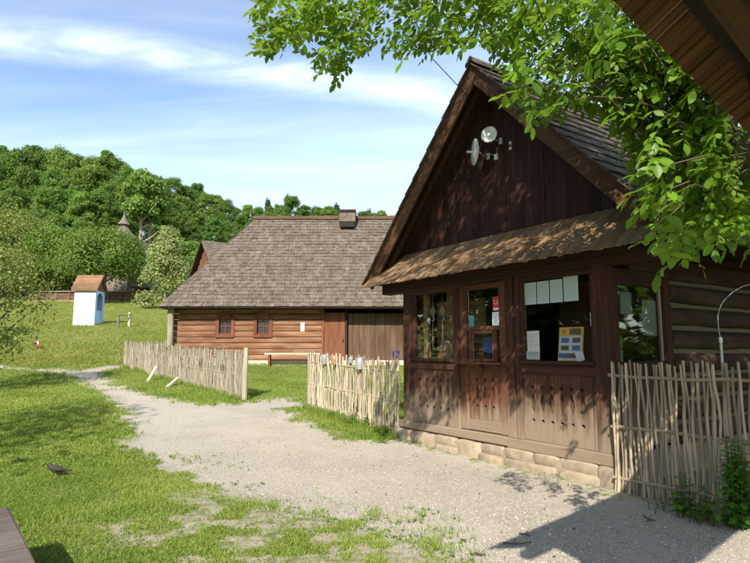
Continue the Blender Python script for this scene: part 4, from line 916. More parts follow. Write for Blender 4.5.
# ------------------------------------------------------------------ trees
def leaf_arrays(P, N, size, rg, aspect=0.75):
    n = len(P); a = rg.normal(size=(n, 3)); a -= N*(a*N).sum(1, keepdims=True); a /= np.linalg.norm(a, axis=1, keepdims=True)+1e-9
    b = np.cross(N, a); s = size*rg.uniform(0.6, 1.35, (n, 1)); t = s*aspect
    V = np.stack([P-a*s, P-b*t*0.9+N*s*0.12, P+a*s, P+b*t*0.9+N*s*0.12], 1).reshape(-1, 3); return V, np.arange(4*n).reshape(n, 4)
def crown_mesh(name, mat, seed, n, H, z0, rad, clumps, leaf, shape='oval', dens=1.0):
    rg = np.random.default_rng(seed); cs = []
    for k in range(clumps):
        t = rg.uniform(0, 1)**0.85; z = z0+(H-z0)*t
        if shape == 'oval': rr = rad*math.sqrt(max(0.02, 1-((t-0.42)/0.62)**2))
        elif shape == 'round': rr = rad*math.sqrt(max(0.03, 1-((t-0.40)/0.62)**2))
        elif shape == 'cone': rr = rad*(1.02-t)**0.8*(0.85 if t > 0.1 else 0.7)
        else: rr = rad*(1-t)**0.9+0.1
        an = rg.uniform(0, 6.283); q = rr*math.sqrt(rg.uniform(0.25, 1.0)); cs.append((q*math.cos(an), q*math.sin(an), z, rad*rg.uniform(0.24, 0.46)*(0.75 if shape == 'cone' else 1)))
    C = np.array(cs); wts = C[:, 3]**2; idx = rg.choice(len(C), n, p=wts/wts.sum())
    D = rg.normal(size=(n, 3)); D /= np.linalg.norm(D, axis=1, keepdims=True); D[:, 2] = np.where(D[:, 2] < -0.75, -D[:, 2]*0.6, D[:, 2])
    r = rg.uniform(0.1, 1.35, (n, 1))**0.75; P = C[idx, :3]+D*r*C[idx, 3:4]*np.array([1, 1, 0.88])
    N = D*0.75+rg.normal(size=(n, 3))*0.45+np.array([0, 0, 0.22]); N /= np.linalg.norm(N, axis=1, keepdims=True)
    V, T = leaf_arrays(P, N, leaf, rg); base = rg.uniform(0, 1, len(C))[idx]*0.5+rg.uniform(0, 1, n)*0.5
    return np_mesh(name, V, T, mat, np.repeat(base, 4))
def trunk_mesh(name, mat, H, r, seed, limbs=5, spread=0.25):
    rr = random.Random(seed); m = MB(); pts = [(rr.uniform(-.02, .02)*H*t, rr.uniform(-.02, .02)*H*t, H*t*0.82-(0.5 if t == 0 else 0)) for t in (0, 0.1, 0.3, 0.55, 0.8, 1.0)]
    m.tube(pts, [r*1.35, r, r*0.85, r*0.62, r*0.35, r*0.1], 8, rough=0.05)
    for k in range(limbs):
        t = rr.uniform(0.3, 0.75); a = rr.uniform(0, 6.28); L = H*spread*rr.uniform(0.7, 1.2); b = Vector((0, 0, H*t*0.82)); e = b+Vector((math.cos(a)*L, math.sin(a)*L, L*0.7))
        m.tube([b, b.lerp(e, 0.5)+Vector((0, 0, -L*0.06)), e], [r*0.45, r*0.28, r*0.06], 6)
    return m.mesh(name, mat)
FC = [crown_mesh('crown', m_leaf_a, 100+i, 21000, 19, (5.5, 4.0, 6.5, 3.0, 4.5)[i], (2.35, 2.7, 2.15, 2.9, 2.5)[i], (80, 92, 76, 100, 84)[i], 0.165, 'oval') for i in range(5)]
FT = [trunk_mesh('trunk', (m_palebark, m_bark)[i % 2], 19, 0.26, 40+i) for i in range(4)]
FIRC = crown_mesh('crown', m_leaf_f, 300, 4500, 17, 2.0, 2.6, 60, 0.26, 'fir'); FIRT = trunk_mesh('trunk', m_bark, 17, 0.2, 77, 2)
def tree(name, X, Y, H, crown, trunk, baseH, label, cat='tree', group=None, wid=1.0, rot=None):
    z = float(HT(X, Y)); t = empty(name, (X, Y, z-0.1), R.uniform(0, 6.28) if rot is None else rot, label, cat, group); s = H/baseH
    o = bpy.data.objects.new('crown', crown); link(o, t); o.scale = (s*wid, s*wid, s); o = bpy.data.objects.new('trunk', trunk); link(o, t); o.scale = (s, s, s)
    return t
SKY = [(-120, 150), (0, 152), (48, 151), (80, 156), (115, 156), (131, 165), (140, 181), (165, 184), (187, 181), (205, 192), (224, 200), (261, 205), (288, 198), (309, 211), (333, 209), (368, 216), (400, 216), (560, 222)]
def skyline(px): return float(np.interp(px, [a for a, b in SKY], [b for a, b in SKY]))
k = 0
GRP = 'forest trees on the hill'
for (Y, a, b, step, off, jit) in ((112, -70, 440, 11, -2, 9), (96, -60, 420, 14, 14, 14), (84, -50, 300, 17, 38, 18), (75, -50, 240, 20, 66, 18)):
    px = a
    while px < b:
        top = skyline(px)+off+R.uniform(-3, jit); p = at(px, top, Y+R.uniform(-4, 4)); H = p.z-float(HT(p.x, p.y))
        if H > 5 and not (132 < px < 150 and Y < 90):
            H = min(H, 26); zone = 'above the shrine and meadow' if px < 105 else 'around the church spire' if px < 190 else 'above the log house roof'
            LB = {112: 'tree on the forest skyline ', 96: 'tree just under the forest skyline ', 84: 'tree in the middle of the forest slope ', 75: 'tree at the front of the forest '}[Y]+zone
            tree('forest_tree', p.x, p.y, H, FC[k % 5], FT[k % 4], 19, LB, group=GRP, wid=R.uniform(0.8, 1.15)*(19/max(H, 12))**0.35); k += 1
        px += step*R.uniform(0.8, 1.2)
for px, top in ((268, 200), (288, 196), (369, 211), (381, 213), (337, 205)):
    p = at(px, top, 118); H = p.z-float(HT(p.x, p.y)); tree('fir_tree', p.x, p.y, max(H, 8), FIRC, FIRT, 17, 'dark fir whose pointed top rises above the forest edge', group='firs on the skyline', wid=0.8)
# trees one can tell apart before the forest
def near_tree(px, top, basey, Y, radpx, mat, shape, label, name, n=9000, clumps=50, z0f=0.12, leaf=0.17, seed=0, bark=None):
    p = at(px, top, Y); z = float(HT(p.x, Y)); H = p.z-z; rad = radpx*Y/563
    c = crown_mesh('crown', mat, 500+seed, n, H, H*z0f, rad, clumps, leaf, shape); tm = trunk_mesh('trunk', bark or m_bark, H, 0.022*H+0.03, 600+seed, 5)
    return tree(name, p.x, Y, H, c, tm, H, label, rot=0.0)
near_tree(107, 238, 305, 56, 38, m_leaf_l, 'round', 'broad dark green linden tree with spreading crown before the church', 'linden_tree', 26000, 80, 0.44, 0.105, 1)
near_tree(168, 233, 300, 50, 31, m_leaf_b, 'cone', 'pale yellow-green conical tree between linden and log house', 'pale_tree', 18000, 80, 0.06, 0.10, 2, m_palebark)
near_tree(60, 236, 300, 65, 36, m_leaf_l, 'round', 'bushy green tree above the white shrine roof', 'bushy_tree', 20000, 60, 0.10, 0.125, 3)
near_tree(8, 215, 300, 66, 44, m_leaf_o, 'round', 'tall olive green tree at the meadow edge by the frame', 'bushy_tree', 24000, 70, 0.08, 0.125, 4)
near_tree(30, 258, 310, 63, 30, m_leaf_o, 'round', 'low yellowish fruit tree on the meadow beside the shrine', 'fruit_tree', 14000, 50, 0.15, 0.10, 5)
near_tree(190, 246, 300, 60, 24, m_leaf_a, 'round', 'dark green tree filling the gap beside the barn gable', 'bushy_tree', 15000, 50, 0.05, 0.125, 6)
near_tree(143, 176, 290, 76, 20, m_leaf_a, 'oval', 'tall tree with bare pale trunk standing beside the church spire', 'tall_tree', 6000, 26, 0.62, 0.24, 7, m_palebark)
near_tree(152, 182, 290, 79, 17, m_leaf_a, 'oval', 'slim pale-trunked tree in the dark forest gap above the pale conical tree', 'tall_tree', 5000, 22, 0.60, 0.24, 8, m_palebark)
# orchard tree whose branches reach into the frame
def orchard(x, y, H, label, seed, n, rad, z0f, leaf=0.045, name='fruit_tree', mat=None, clumps=70):
    c = crown_mesh('crown', mat or m_leaf_o, seed, n, H, H*z0f, rad, clumps, leaf, 'round'); tm = trunk_mesh('trunk', m_bark, H, 0.11, seed+1, 9, 0.4)
    return tree(name, x, y, H, c, tm, H, label, rot=0.4)
orchard(-10.7, 15.2, 3.9, 'sparse young fruit tree with thin twigs reaching over the path', 710, 5600, 1.45, 0.24, 0.048)
# trees standing behind the viewer: their shade lies on the lawn
orchard(-9.2, 1.2, 8.6, 'broad fruit tree beside the lawn that throws shade across it', 720, 2400, 2.6, 0.45, 0.08, 'shade_tree', m_leaf_l, 34)

PKC = [crown_mesh('crown', m_leaf_l, 900+i, 9000, 19, 0.6, 6.0, 60, 0.36, 'round') for i in range(2)]
for k, (x, y, H) in enumerate(((-17, 3.5, 9.5), (-21, 8.0, 10.5), (-16.5, -4.0, 9), (-23, 1.0, 11), (-25, 12.5, 11), (-20, -9.0, 10), (-27, 6.0, 14), (-29, -3.0, 14), (-31, 16.0, 14), (-26, 19.5, 12), (13, 6.0, 8), (17, 9.5, 10), (14.5, 12.5, 9))):
    tree('park_tree', x, y, H, PKC[k % 2], FT[k % 4], 19, 'broad leafy park tree beyond the frame edge, mirrored in the booth windows', group='trees beside the lawn', wid=1.35)

# ------------------------------------------------------------------ walnut tree over the booth
LEAF_V = np.array([(0, 0, 0), (-.20, .28, .05), (-.27, .58, .04), (-.15, .85, .0), (0, 1, -.07), (.15, .85, .0), (.27, .58, .04), (.20, .28, .05), (0, .3, 0), (0, .62, -.02)], float)
LEAF_T = np.array([(0, 8, 1), (0, 7, 8), (1, 8, 9), (1, 9, 2), (8, 7, 6), (8, 6, 9), (2, 9, 3), (3, 9, 4), (9, 6, 5), (9, 5, 4)])
def compound(P, D, L, leaf, rg, n_pairs=3):
    """compound leaves: P (n,3) base, D (n,3) direction; leaflets in pairs and one at the tip"""
    n = len(P); up = np.array([0, 0, 1.0]); D = D/np.linalg.norm(D, axis=1, keepdims=True)
    Rr = np.cross(D, up); Rr /= np.linalg.norm(Rr, axis=1, keepdims=True)+1e-6; U = np.cross(Rr, D)
    Vs = []; Ts = []; tn = []; base = 0; bt = rg.uniform(0, 1, n)
    slots = [(0.35+0.27*k, s) for k in range(n_pairs) for s in (-1, 1)]+[(1.0, 0)]
    for (f, s) in slots:
        sag = -0.16*f*f
        o = P + D*(L*f)[:, None] + up*(L*sag)[:, None]
        dirn = D*(0.55 if s else 1.0)+Rr*s*0.85+up*(rg.uniform(-0.55, 0.05, (n, 1)))+rg.normal(size=(n, 3))*0.16; dirn /= np.linalg.norm(dirn, axis=1, keepdims=True)
        nn = U*0.9+up*0.4+rg.normal(size=(n, 3))*0.34; nn -= dirn*(nn*dirn).sum(1, keepdims=True); nn /= np.linalg.norm(nn, axis=1, keepdims=True)
        sd_ = np.cross(dirn, nn); sz = (leaf*rg.uniform(0.7, 1.25, n)*(0.8+0.3*f))[:, None, None]
        V = o[:, None, :]+sz*(LEAF_V[None, :, 0:1]*sd_[:, None, :]+LEAF_V[None, :, 1:2]*dirn[:, None, :]+LEAF_V[None, :, 2:3]*nn[:, None, :])
        Vs.append(V.reshape(-1, 3)); k = len(LEAF_V); Ts.append((LEAF_T[None]+(np.arange(n)*k)[:, None, None]+base).reshape(-1, 3)); base += n*k
        tn.append(np.repeat(np.clip(bt*0.6+rg.uniform(0, 0.4, n), 0, 1), k))
    return np.concatenate(Vs), np.concatenate(Ts), np.concatenate(tn)
TR = Vector((5.4, 4.9, 0))
walnut = empty('walnut_tree', (TR.x, TR.y, 0), 0, 'large leafy tree with bright green leaflets overhanging the booth gable', 'tree')
def inpoly(x, y, poly):
    ins = np.zeros(x.shape, bool)
    for i in range(len(poly)):
        (ax, ay), (bx, by) = poly[i], poly[(i+1) % len(poly)]; c = (ay > y) != (by > y); ins ^= c & (x < (bx-ax)*(y-ay)/((by-ay) or 1e-9)+ax)
    return ins
PA = [(262, -25), (258, 22), (264, 58), (276, 50), (300, 40), (318, 62), (340, 80), (352, 62), (366, 44), (398, 44), (424, 54), (442, 46), (470, 44), (492, 34), (505, -25)]
PB = [(484, -25), (496, 52), (512, 88), (532, 112), (556, 112), (580, 98), (604, 104), (630, 118), (652, 160), (700, 150), (780, 160), (790, -25)]
PC = [(655, 110), (636, 165), (646, 210), (664, 252), (690, 255), (722, 240), (750, 244), (790, 240), (790, 110)]
PD = [(570, 30), (590, 80), (618, 122), (640, 165), (655, 205), (690, 225), (790, 235), (790, 30)]
def sample(poly, n, d0, d1, rg):
    xs = [p[0] for p in poly]; ys = [p[1] for p in poly]; out_ = []
    while len(out_) < n:
        x = rg.uniform(min(xs), max(xs), 200); y = rg.uniform(min(ys), max(ys), 200); k_ = inpoly(x, y, poly)
        for a_, b_ in zip(x[k_], y[k_]):
            dr = ray(a_, b_); t = rg.uniform(d0, d1); out_.append((dr.x*t, dr.y*t, EYE+dr.z*t))
    return np.array(out_[:n])
rgw = np.random.default_rng(21)
tips = [sample(PA, 400, 4.9, 6.1, rgw), sample(PB, 1200, 4.4, 6.0, rgw), sample(PB, 150, 3.2, 4.2, rgw), sample(PC, 190, 2.7, 4.0, rgw), sample(PC, 240, 4.0, 5.0, rgw), sample(PD, 1050, 4.2, 5.3, rgw)]
# the crown above the picture, between the sun and the gable
n = 5200; u = rgw.normal(size=(n, 3)); u /= np.linalg.norm(u, axis=1, keepdims=True); u *= rgw.uniform(0.3, 1, (n, 1))**0.5
C = np.array([2.5, 4.4, 7.7])+u*np.array([4.6, 4.4, 3.1]); fx, fy, fd = proj(C)
cx = C[:, 0]-R0.x; cy = C[:, 1]-R0.y; co = cx*AY.x+cy*AY.y; cw = cx*AX.x+cy*AX.y
vis = (fx > -60) & (fx < 830) & (fy > -42) & (C[:, 1] > 0.3)
inroof = (cw > -1.6) & (cw < 5) & (co < 0.4) & (C[:, 2] < ZA+0.4-SL*np.abs(cw-CX)+0.25)
keep = ~vis & ~inroof & (fbm(C[:, 0], C[:, 1]+C[:, 2]*1.7, 0.8, 5) > 0.37)
T_ = np.array([sd.x, sd.y, sd.z]); nF = np.array([AY.x, AY.y, 0]); r0 = np.array([R0.x, R0.y, 0])
def facade_hit(Q):
    d_ = -((Q-r0)@nF)/(T_@nF); Hh = Q+T_*d_[:, None]; return (Hh-r0)@np.array([AX.x, AX.y, 0]), Hh[:, 2], d_
def ground_hit(Q): return Q+T_*(-Q[:, 2:3]/T_[2])
def open_sky(Q, rate):
    # boughs are missing where the low front, the stick fences and the gravel lie in full sun
    w_, z_, d_ = facade_hit(Q); g_ = ground_hit(Q)
    lit = (w_ > -0.4) & (w_ < 4.3) & (z_ > -0.6) & (z_ < 0.95) & (d_ > 0)
    infront = ((g_-r0)@nF > 0.0) & (g_[:, 1] > 3.4)
    spray = np.array([1.75, 3.05, 2.4])-Q; tt_ = spray@T_; near_ = (np.linalg.norm(spray-np.outer(tt_, T_), axis=1) < 0.95) & (tt_ > 0.6)
    sp2 = np.array([1.65, 4.3, 3.8])-Q; t2_ = sp2@T_; near_ |= (np.linalg.norm(sp2-np.outer(t2_, T_), axis=1) < 1.0) & (t2_ > 1.2)
    return ~((lit | infront | near_) & (rgw.uniform(0, 1, len(Q)) < rate))
C = C[keep]; tips.append(C[open_sky(C, 0.93)])
# boughs that shade the log side, the side window and the gable
def shaded(w0, w1, o0, o1, z0, z1, n, h0, h1):
    q = r0+np.outer(rgw.uniform(w0, w1, n), (AX.x, AX.y, 0))+np.outer(rgw.uniform(o0, o1, n), (AY.x, AY.y, 0)); q[:, 2] = rgw.uniform(z0, z1, n)
    hh = rgw.uniform(h0, h1, n); q = q-T_*((hh-q[:, 2])/(-T_[2]))[:, None]; a_, b_, c_ = proj(q)
    q = q[~((a_ > -60) & (a_ < 830) & (b_ > -42) & (q[:, 1] > 0.3))]; return q[open_sky(q, 0.93)]
tips += [shaded(-0.1, 0.2, -4.5, -0.2, 0.6, 2.7, 1000, 3.3, 7.0), shaded(-0.2, 0.0, -4.5, -0.2, -0.1, 0.7, 900, 3.3, 6.5), shaded(-0.4, 3.9, -0.3, 0.2, 3.1, 5.3, 1900, 5.0, 9.0), shaded(-2.5, -1.0, 0, 0.2, 0.4, 1.3, 250, 3.4, 6.0), shaded(-3.0, -0.3, -4, -0.2, 0.0, 0.3, 700, 3.4, 7.0)]
GD_ = np.array([0.722, 0.692, 0]); GN_ = np.array([-0.692, 0.722, 0])
tips = [q[~((q@GN_ < 0.98) & (q@GN_ > -0.9) & (q[:, 2] < 3.5) & (q@GD_ < 5.2))] for q in tips]
for q_ in range(1, 6):                                   # boughs of the lower crown stay off the sun's way to the low front
    Q = tips[q_]; w_, z_, d_ = facade_hit(Q); g_ = ground_hit(Q)
    bad = (w_ > -0.2) & (w_ < 4.0) & (z_ > -0.2) & (z_ < 1.15) & (d_ > 0); far_ = np.array([0, 0, EYE])+(Q-np.array([0, 0, EYE]))*rgw.uniform(1.12, 1.25, (len(Q), 1))
    w2, z2, d2 = facade_hit(far_); ok2 = (z2 > 1.1) | (rgw.uniform(0, 1, len(Q)) < 0.3); tips[q_] = np.concatenate([Q[~bad], far_[bad & ok2 & (np.linalg.norm(far_, axis=1) < 6.6)]])
P = np.concatenate(tips); hub = np.array([3.8, 4.6, 5.2])
D = P-hub; D /= np.linalg.norm(D, axis=1, keepdims=True); D = D*0.7+rgw.normal(size=P.shape)*0.55+np.array([0, 0, -0.30]); D /= np.linalg.norm(D, axis=1, keepdims=True)
Lr = rgw.uniform(0.14, 0.28, len(P)); V, T, tn = compound(P-D*(Lr*0.55)[:, None], D, Lr, 0.078*rgw.uniform(0.75, 1.2, len(P)), rgw)
o = bpy.data.objects.new('crown', np_mesh('crown', V-np.array(TR), T, m_leaf_w, tn, True)); link(o, walnut); o['kind'] = 'stuff'
m = MB(); m.tube([(0, 0, -0.4), (-0.05, 0, 0.6), (-0.15, -0.05, 2.0), (-0.35, -0.1, 3.3)], [0.36, 0.27, 0.235, 0.21], 12, rough=0.04); m.build('trunk', m_bark, walnut, center=False)
def limb(pts, r0, r1):
    m = MB(); n = len(pts); m.tube([Vector(p)-TR for p in pts], [r0+(r1-r0)*i/(n-1) for i in range(n)], 7); m.build('limb', m_bark, walnut, center=False)
top = TR+Vector((-0.35, -0.1, 3.2))
hubs = []
ends = [at(300, -60, 5.3), at(430, -80, 5.2), at(600, -90, 5.2), at(720, 60, 4.6), at(760, 150, 3.6), Vector((1.0, 3.0, 7.2)), Vector((2.6, 4.5, 9.2)), Vector((4.6, 2.5, 8.3)), Vector((5.6, 6.5, 8.0))]
for e in ends:
    mid = top.lerp(e, 0.5)+Vector((0, 0, 0.5)); pts = [top, top.lerp(mid, 0.5)+Vector((0.05, 0, 0.15)), mid, mid.lerp(e, 0.55)+Vector((0, 0, 0.12)), e]; limb(pts, 0.10, 0.022); hubs += [pts[2], pts[3], pts[4]]
twig = MB(); HB = np.array([tuple(h) for h in hubs])
nv_ = sum(len(q) for q in tips[:6])
for i, p in enumerate(P[:nv_]):
    if i % 5: continue
    h = Vector(HB[np.argmin(((HB-p)**2).sum(1))]); q = Vector(p); dd = (h-q); st = q+dd*min(1, 0.40/max(dd.length, 1e-3))+Vector((R.uniform(-.12, .12), R.uniform(-.12, .12), R.uniform(-.1, .1))); mid = q.lerp(st, 0.5)+Vector((R.uniform(-.05, .05), R.uniform(-.05, .05), 0.04))
    twig.tube([st, mid, q], [0.005, 0.004, 0.0025], 4, caps=False)
twig.v = [tuple(Vector(p)-TR) for p in twig.v]; o = twig.build('twigs', m_bark, walnut, center=False); o['kind'] = 'stuff'
# overhead cable to the gable
c0, c1 = at(432, 58, 6.6), Vector(B2W(CX+0.15, 0.15, ZA-0.42)); m = MB(); far = c0+(c0-c1)*2.2+Vector((0, 0, 1.2)); m.tube([far, far.lerp(c1, 0.4)+Vector((0, 0, -0.10)), c0, c1], 0.006, 5); tag(m.build('overhead_cable', m_black), 'thin black cable strung to the booth gable peak', 'cable')

# ------------------------------------------------------------------ roofed gate beside the camera
GA = math.atan2(0.69, 0.72); GD = Vector((math.cos(GA), math.sin(GA), 0)); GN = Vector((-math.sin(GA), math.cos(GA), 0))
GH, N0, N1, S0, S1 = 2.573, 0.727, -0.51, 0.93, 4.7
gate = empty('roofed_gate', GD*2.8+GN*0.09, GA, 'dark wooden roofed gateway whose shingled eave juts into the sky', 'gate')
nc = 0.11; hwg = 0.60; gs0, gs1 = S0-2.8, S1-2.8; gsl = 0.62
m_gsh = wood('gate_shingle_wood', (0.060, 0.027, 0.012), (0.19, 0.092, 0.040), Y_, None, (0, 0), 36, 0.5)
m_gunder = wood('gate_board_wood', (0.03, 0.022, 0.015), (0.085, 0.064, 0.045), X_, None, (0, 0), 30, 0.4)
protog = []
for i in range(4):
    m = MB(); ww = [0.066, 0.072, 0.061, 0.070][i]; m.prism([(-ww/2, 0.0), (ww/2, 0.003), (ww/2, 0.012), (-ww/2, 0.020)], lambda p, q, d: (p, d, q), -0.01, 0.42); protog.append(m.mesh('shingle', m_gsh))
for sg in (1, -1):
    ez = GH; rz_ = GH+gsl*hwg
    m = MB(); m.prism([(0.0, 0.03), (0.80, 0.03), (0.80, 0.052), (0.0, 0.052)], lambda t, h, d: (d, sg*hwg*t, rz_-gsl*hwg*t+h), gs0+0.03, gs1-0.03); m.build('roof_boarding', m_gunder, gate)
    x = gs0; an = math.atan(gsl)
    while x < gs1:
        for row in range(2):
            o = bpy.data.objects.new('shingle', R.choice(protog)); link(o, gate); e = hwg-row*0.24
            # local y of the piece runs up the slope
            o.location = (x, sg*(e+R.uniform(-.005, .005)), rz_-gsl*e+0.055+row*0.006); o.rotation_euler = (an if sg < 0 else -an, 0, 0)
            if sg > 0: o.scale = (1, -1, 1)
        x += 0.071
    for x in (gs0+0.35, (gs0+gs1)/2, gs1-0.35):
        m = MB(); m.prism([(0.0, -0.06), (0.78, -0.06), (0.78, 0.028), (0.0, 0.028)], lambda t, h, d: (d, sg*hwg*t, rz_-gsl*hwg*t+h), x-0.04, x+0.04); m.build('rafter', m_darkwood, gate)
m_gX = wood('gate_beam_wood', (0.045, 0.022, 0.011), (0.14, 0.07, 0.035), X_)
for yy in (0.34, -0.34): box('purlin', m_gX, gate, gs0+0.06, gs1-0.06, yy-0.05, yy+0.05, GH+gsl*hwg-gsl*0.34-0.165, GH+gsl*hwg-gsl*0.34-0.062, ch=0.012)
for x in (gs0+0.42, gs1-0.42):
    box('post', m_post, gate, x-0.08, x+0.08, -0.08, 0.08, -0.2, GH+0.05, ch=0.012); box('cross_beam', m_railY, gate, x-0.06, x+0.06, -0.40, 0.40, GH+0.052, GH+0.16, ch=0.01)
# low bench end in the near corner
q0, q1 = Vector((-1.72, 3.03, 0)), Vector((-2.54, 4.08, 0)); d = (q1-q0).normalized(); ba = math.atan2(d.y, d.x)
bz = 0.42
bench = empty('plank_bench', q1, ba, 'weathered thick plank bench end in the near corner of the lawn', 'bench')
m_slab = wood('weathered_slab_wood', (0.07, 0.056, 0.048), (0.20, 0.165, 0.14), Y_, (0.15, 0.10, 0.075), (0, 0), 22, 0.1)
m = MB(); m.box(-1.9, 0.0, 0.0, 0.42, bz-0.085, bz, ch=0.012, jit=0.004); m.build('seat', m_slab, bench)
for x in (-1.6, -0.3): box('leg', m_bark, bench, x-0.09, x+0.09, 0.08, 0.34, -0.15, bz-0.087, ch=0.02)

# ------------------------------------------------------------------ bird, twigs
b0 = onground(56, 477); bk = b0.y/563
bird = empty('blackbird', b0, math.radians(188), 'dark brown thrush-like bird standing on the lawn facing the frame edge', 'bird')
m_bird = plain('brown_plumage', (0.035, 0.024, 0.018), 0.8, 0, 0.4, 60, 0.2); m_beak = plain('beak', (0.30, 0.17, 0.04), 0.5)
s = 0.115
m = MB(); m.tube([Vector(p)*s for p in ((-1.5, 0, 0.62), (-1.05, 0, 0.66), (-0.75, 0, 0.70), (-0.35, 0, 0.74), (0.1, 0, 0.80), (0.45, 0, 0.95), (0.62, 0, 1.12), (0.76, 0, 1.22), (0.90, 0, 1.20), (0.97, 0, 1.18))],
       [x*s for x in (0.10, 0.13, 0.20, 0.33, 0.40, 0.33, 0.235, 0.22, 0.14, 0.04)], 12); body = m.build('body', m_bird, bird, center=False)
m = MB(); m.tube([Vector(p)*s for p in ((0.95, 0, 1.18), (1.18, 0, 1.13))], [0.055*s, 0.01*s], 6); m.build('beak', m_beak, bird)
for sg in (-1, 1):
    m = MB(); m.tube([Vector(p)*s for p in ((0.35, sg*0.26, 0.95), (-0.1, sg*0.37, 0.84), (-0.6, sg*0.26, 0.74), (-1.0, sg*0.12, 0.68))], [x*s for x in (0.10, 0.17, 0.12, 0.02)], 8); m.build('wing', m_bird, bird)
    m = MB(); m.tube([Vector(p)*s for p in ((0.0, sg*0.14, 0.5), (-0.05, sg*0.14, 0.22), (0.03, sg*0.14, -0.02), (0.25, sg*0.15, -0.03))], 0.035*s, 5); m.build('leg', m_beak, bird)
    m = MB(); m.tube([Vector((0.83, sg*0.165, 1.25))*s, Vector((0.83, sg*0.20, 1.25))*s], 0.035*s, 6); m.build('eye', m_black, bird)
m_twig = plain('dry_twig', (0.085, 0.065, 0.05), 0.9, 0, 0.3, 30, 0.3)
for (px, lab) in (([(503, 541), (512, 542.5), (522, 542), (531, 541)], 'longest dry twig lying on the shaded gravel'), ([(519, 531.5), (525, 533), (530, 534)], 'short dry twig on shaded gravel beyond the long one'), ([(643, 514), (649, 518.5), (655, 519), (647, 520)], 'crooked dry twig on gravel near the weeds by the fence'), ([(474, 551), (480, 553), (486, 552.5)], 'dry twig at the sunlit edge of the roof shadow')):
    pts = [onground(*q)+Vector((0, 0, -0.012+0.004*(i % 2))) for i, q in enumerate(px)]; m = MB(); m.tube(pts, [0.008, 0.007]+[0.005]*(len(pts)-2), 5); e = pts[1]; m.tube([e, e+Vector((0.06, 0.08, 0.02))], [0.005, 0.002], 4); tag(m.build('twig', m_twig), lab, 'twig')

# ------------------------------------------------------------------ nettles and weeds
def plant(name, loc, stems, h, spread, leaf, mat, label, group=None, seed=0, cat='plant', droop=-0.25, gap=0.05):
    rg = np.random.default_rng(seed); t = empty(name, loc, 0, label, cat, group); sm = MB(); P = []; D = []; S_ = []
    for k in range(stems):
        bx, by = rg.normal(0, spread*0.45, 2); hh = h*rg.uniform(0.6, 1.05); lx, ly = rg.normal(0, spread*0.35, 2)
        pts = [(bx, by, -0.05), (bx+lx*0.4, by+ly*0.4, hh*0.5), (bx+lx, by+ly, hh)]; sm.tube(pts, [0.005, 0.004, 0.002], 4, caps=False); z = 0.04; a = rg.uniform(0, 6.28)
        while z < hh:
            f = z/hh; x = bx+lx*f; y = by+ly*f
            for s_ in (0, math.pi): P.append((x, y, z)); D.append((math.cos(a+s_), math.sin(a+s_), droop+rg.uniform(-.2, .35))); S_.append(leaf*(1.1-0.45*f)*rg.uniform(0.75, 1.2))
            a += 1.5; z += gap*rg.uniform(0.7, 1.3)
    P, D, S_ = np.array(P), np.array(D), np.array(S_); D /= np.linalg.norm(D, axis=1, keepdims=True); n = len(P); up = np.array([0, 0, 1.0])
    nn = up+rg.normal(size=(n, 3))*0.25; nn -= D*(nn*D).sum(1, keepdims=True); nn /= np.linalg.norm(nn, axis=1, keepdims=True); sd_ = np.cross(D, nn)
    Lv = LEAF_V.copy(); Lv[:, 0] *= 1.1
    Vv = P[:, None, :]+S_[:, None, None]*(Lv[None, :, 0:1]*sd_[:, None, :]+Lv[None, :, 1:2]*D[:, None, :]+Lv[None, :, 2:3]*nn[:, None, :]*1.2); k = len(LEAF_V)
    Tt = (LEAF_T[None]+(np.arange(n)*k)[:, None, None]).reshape(-1, 3)
    o = bpy.data.objects.new('leaves', np_mesh('leaves', Vv.reshape(-1, 3), Tt, mat, np.repeat(rg.uniform(0, 1, n), k), True)); link(o, t); o['kind'] = 'stuff'
    sm.build('stems', mat, t, center=False)['kind'] = 'stuff'; return t
plant('nettle_clump', onground(740, 526), 22, 0.74, 0.14, 0.09, m_nettle, 'dense tall nettle clump in front of the stick fence at the frame edge', seed=1)
plant('nettle_clump', onground(778, 535), 14, 0.62, 0.16, 0.085, m_nettle, 'lower nettle clump just beyond the tall nettles', seed=2)
plant('weed_clump', onground(687, 514), 10, 0.34, 0.12, 0.09, m_weed, 'loose leafy weed at the foot of the stick fence', seed=3)
plant('weed_clump', onground(704, 520), 12, 0.16, 0.20, 0.07, m_weed, 'low spreading weed between loose weed and nettles', seed=4, droop=0.0)
plant('weed_clump', onground(662, 508), 6, 0.10, 0.15, 0.06, m_weed, 'tiny ground weed at fence foot nearest the booth corner', seed=8, droop=0.0)
for k, (px, py, h, lab) in enumerate(((316, 409, 0.28, 'leafy weed at the end post of the pot fence'), (352, 424, 0.32, 'taller weed below the largest pot on the fence'), (372, 428, 0.30, 'leafy weed mid-way along the pot fence'), (335, 418, 0.2, 'small weed under the brown pot on the fence'), (390, 434, 0.18, 'small weed at pot fence foot near the booth'))):
    plant('weed_clump', onground(px, py), 8, h, 0.16, 0.07, m_weed, lab, seed=20+k)

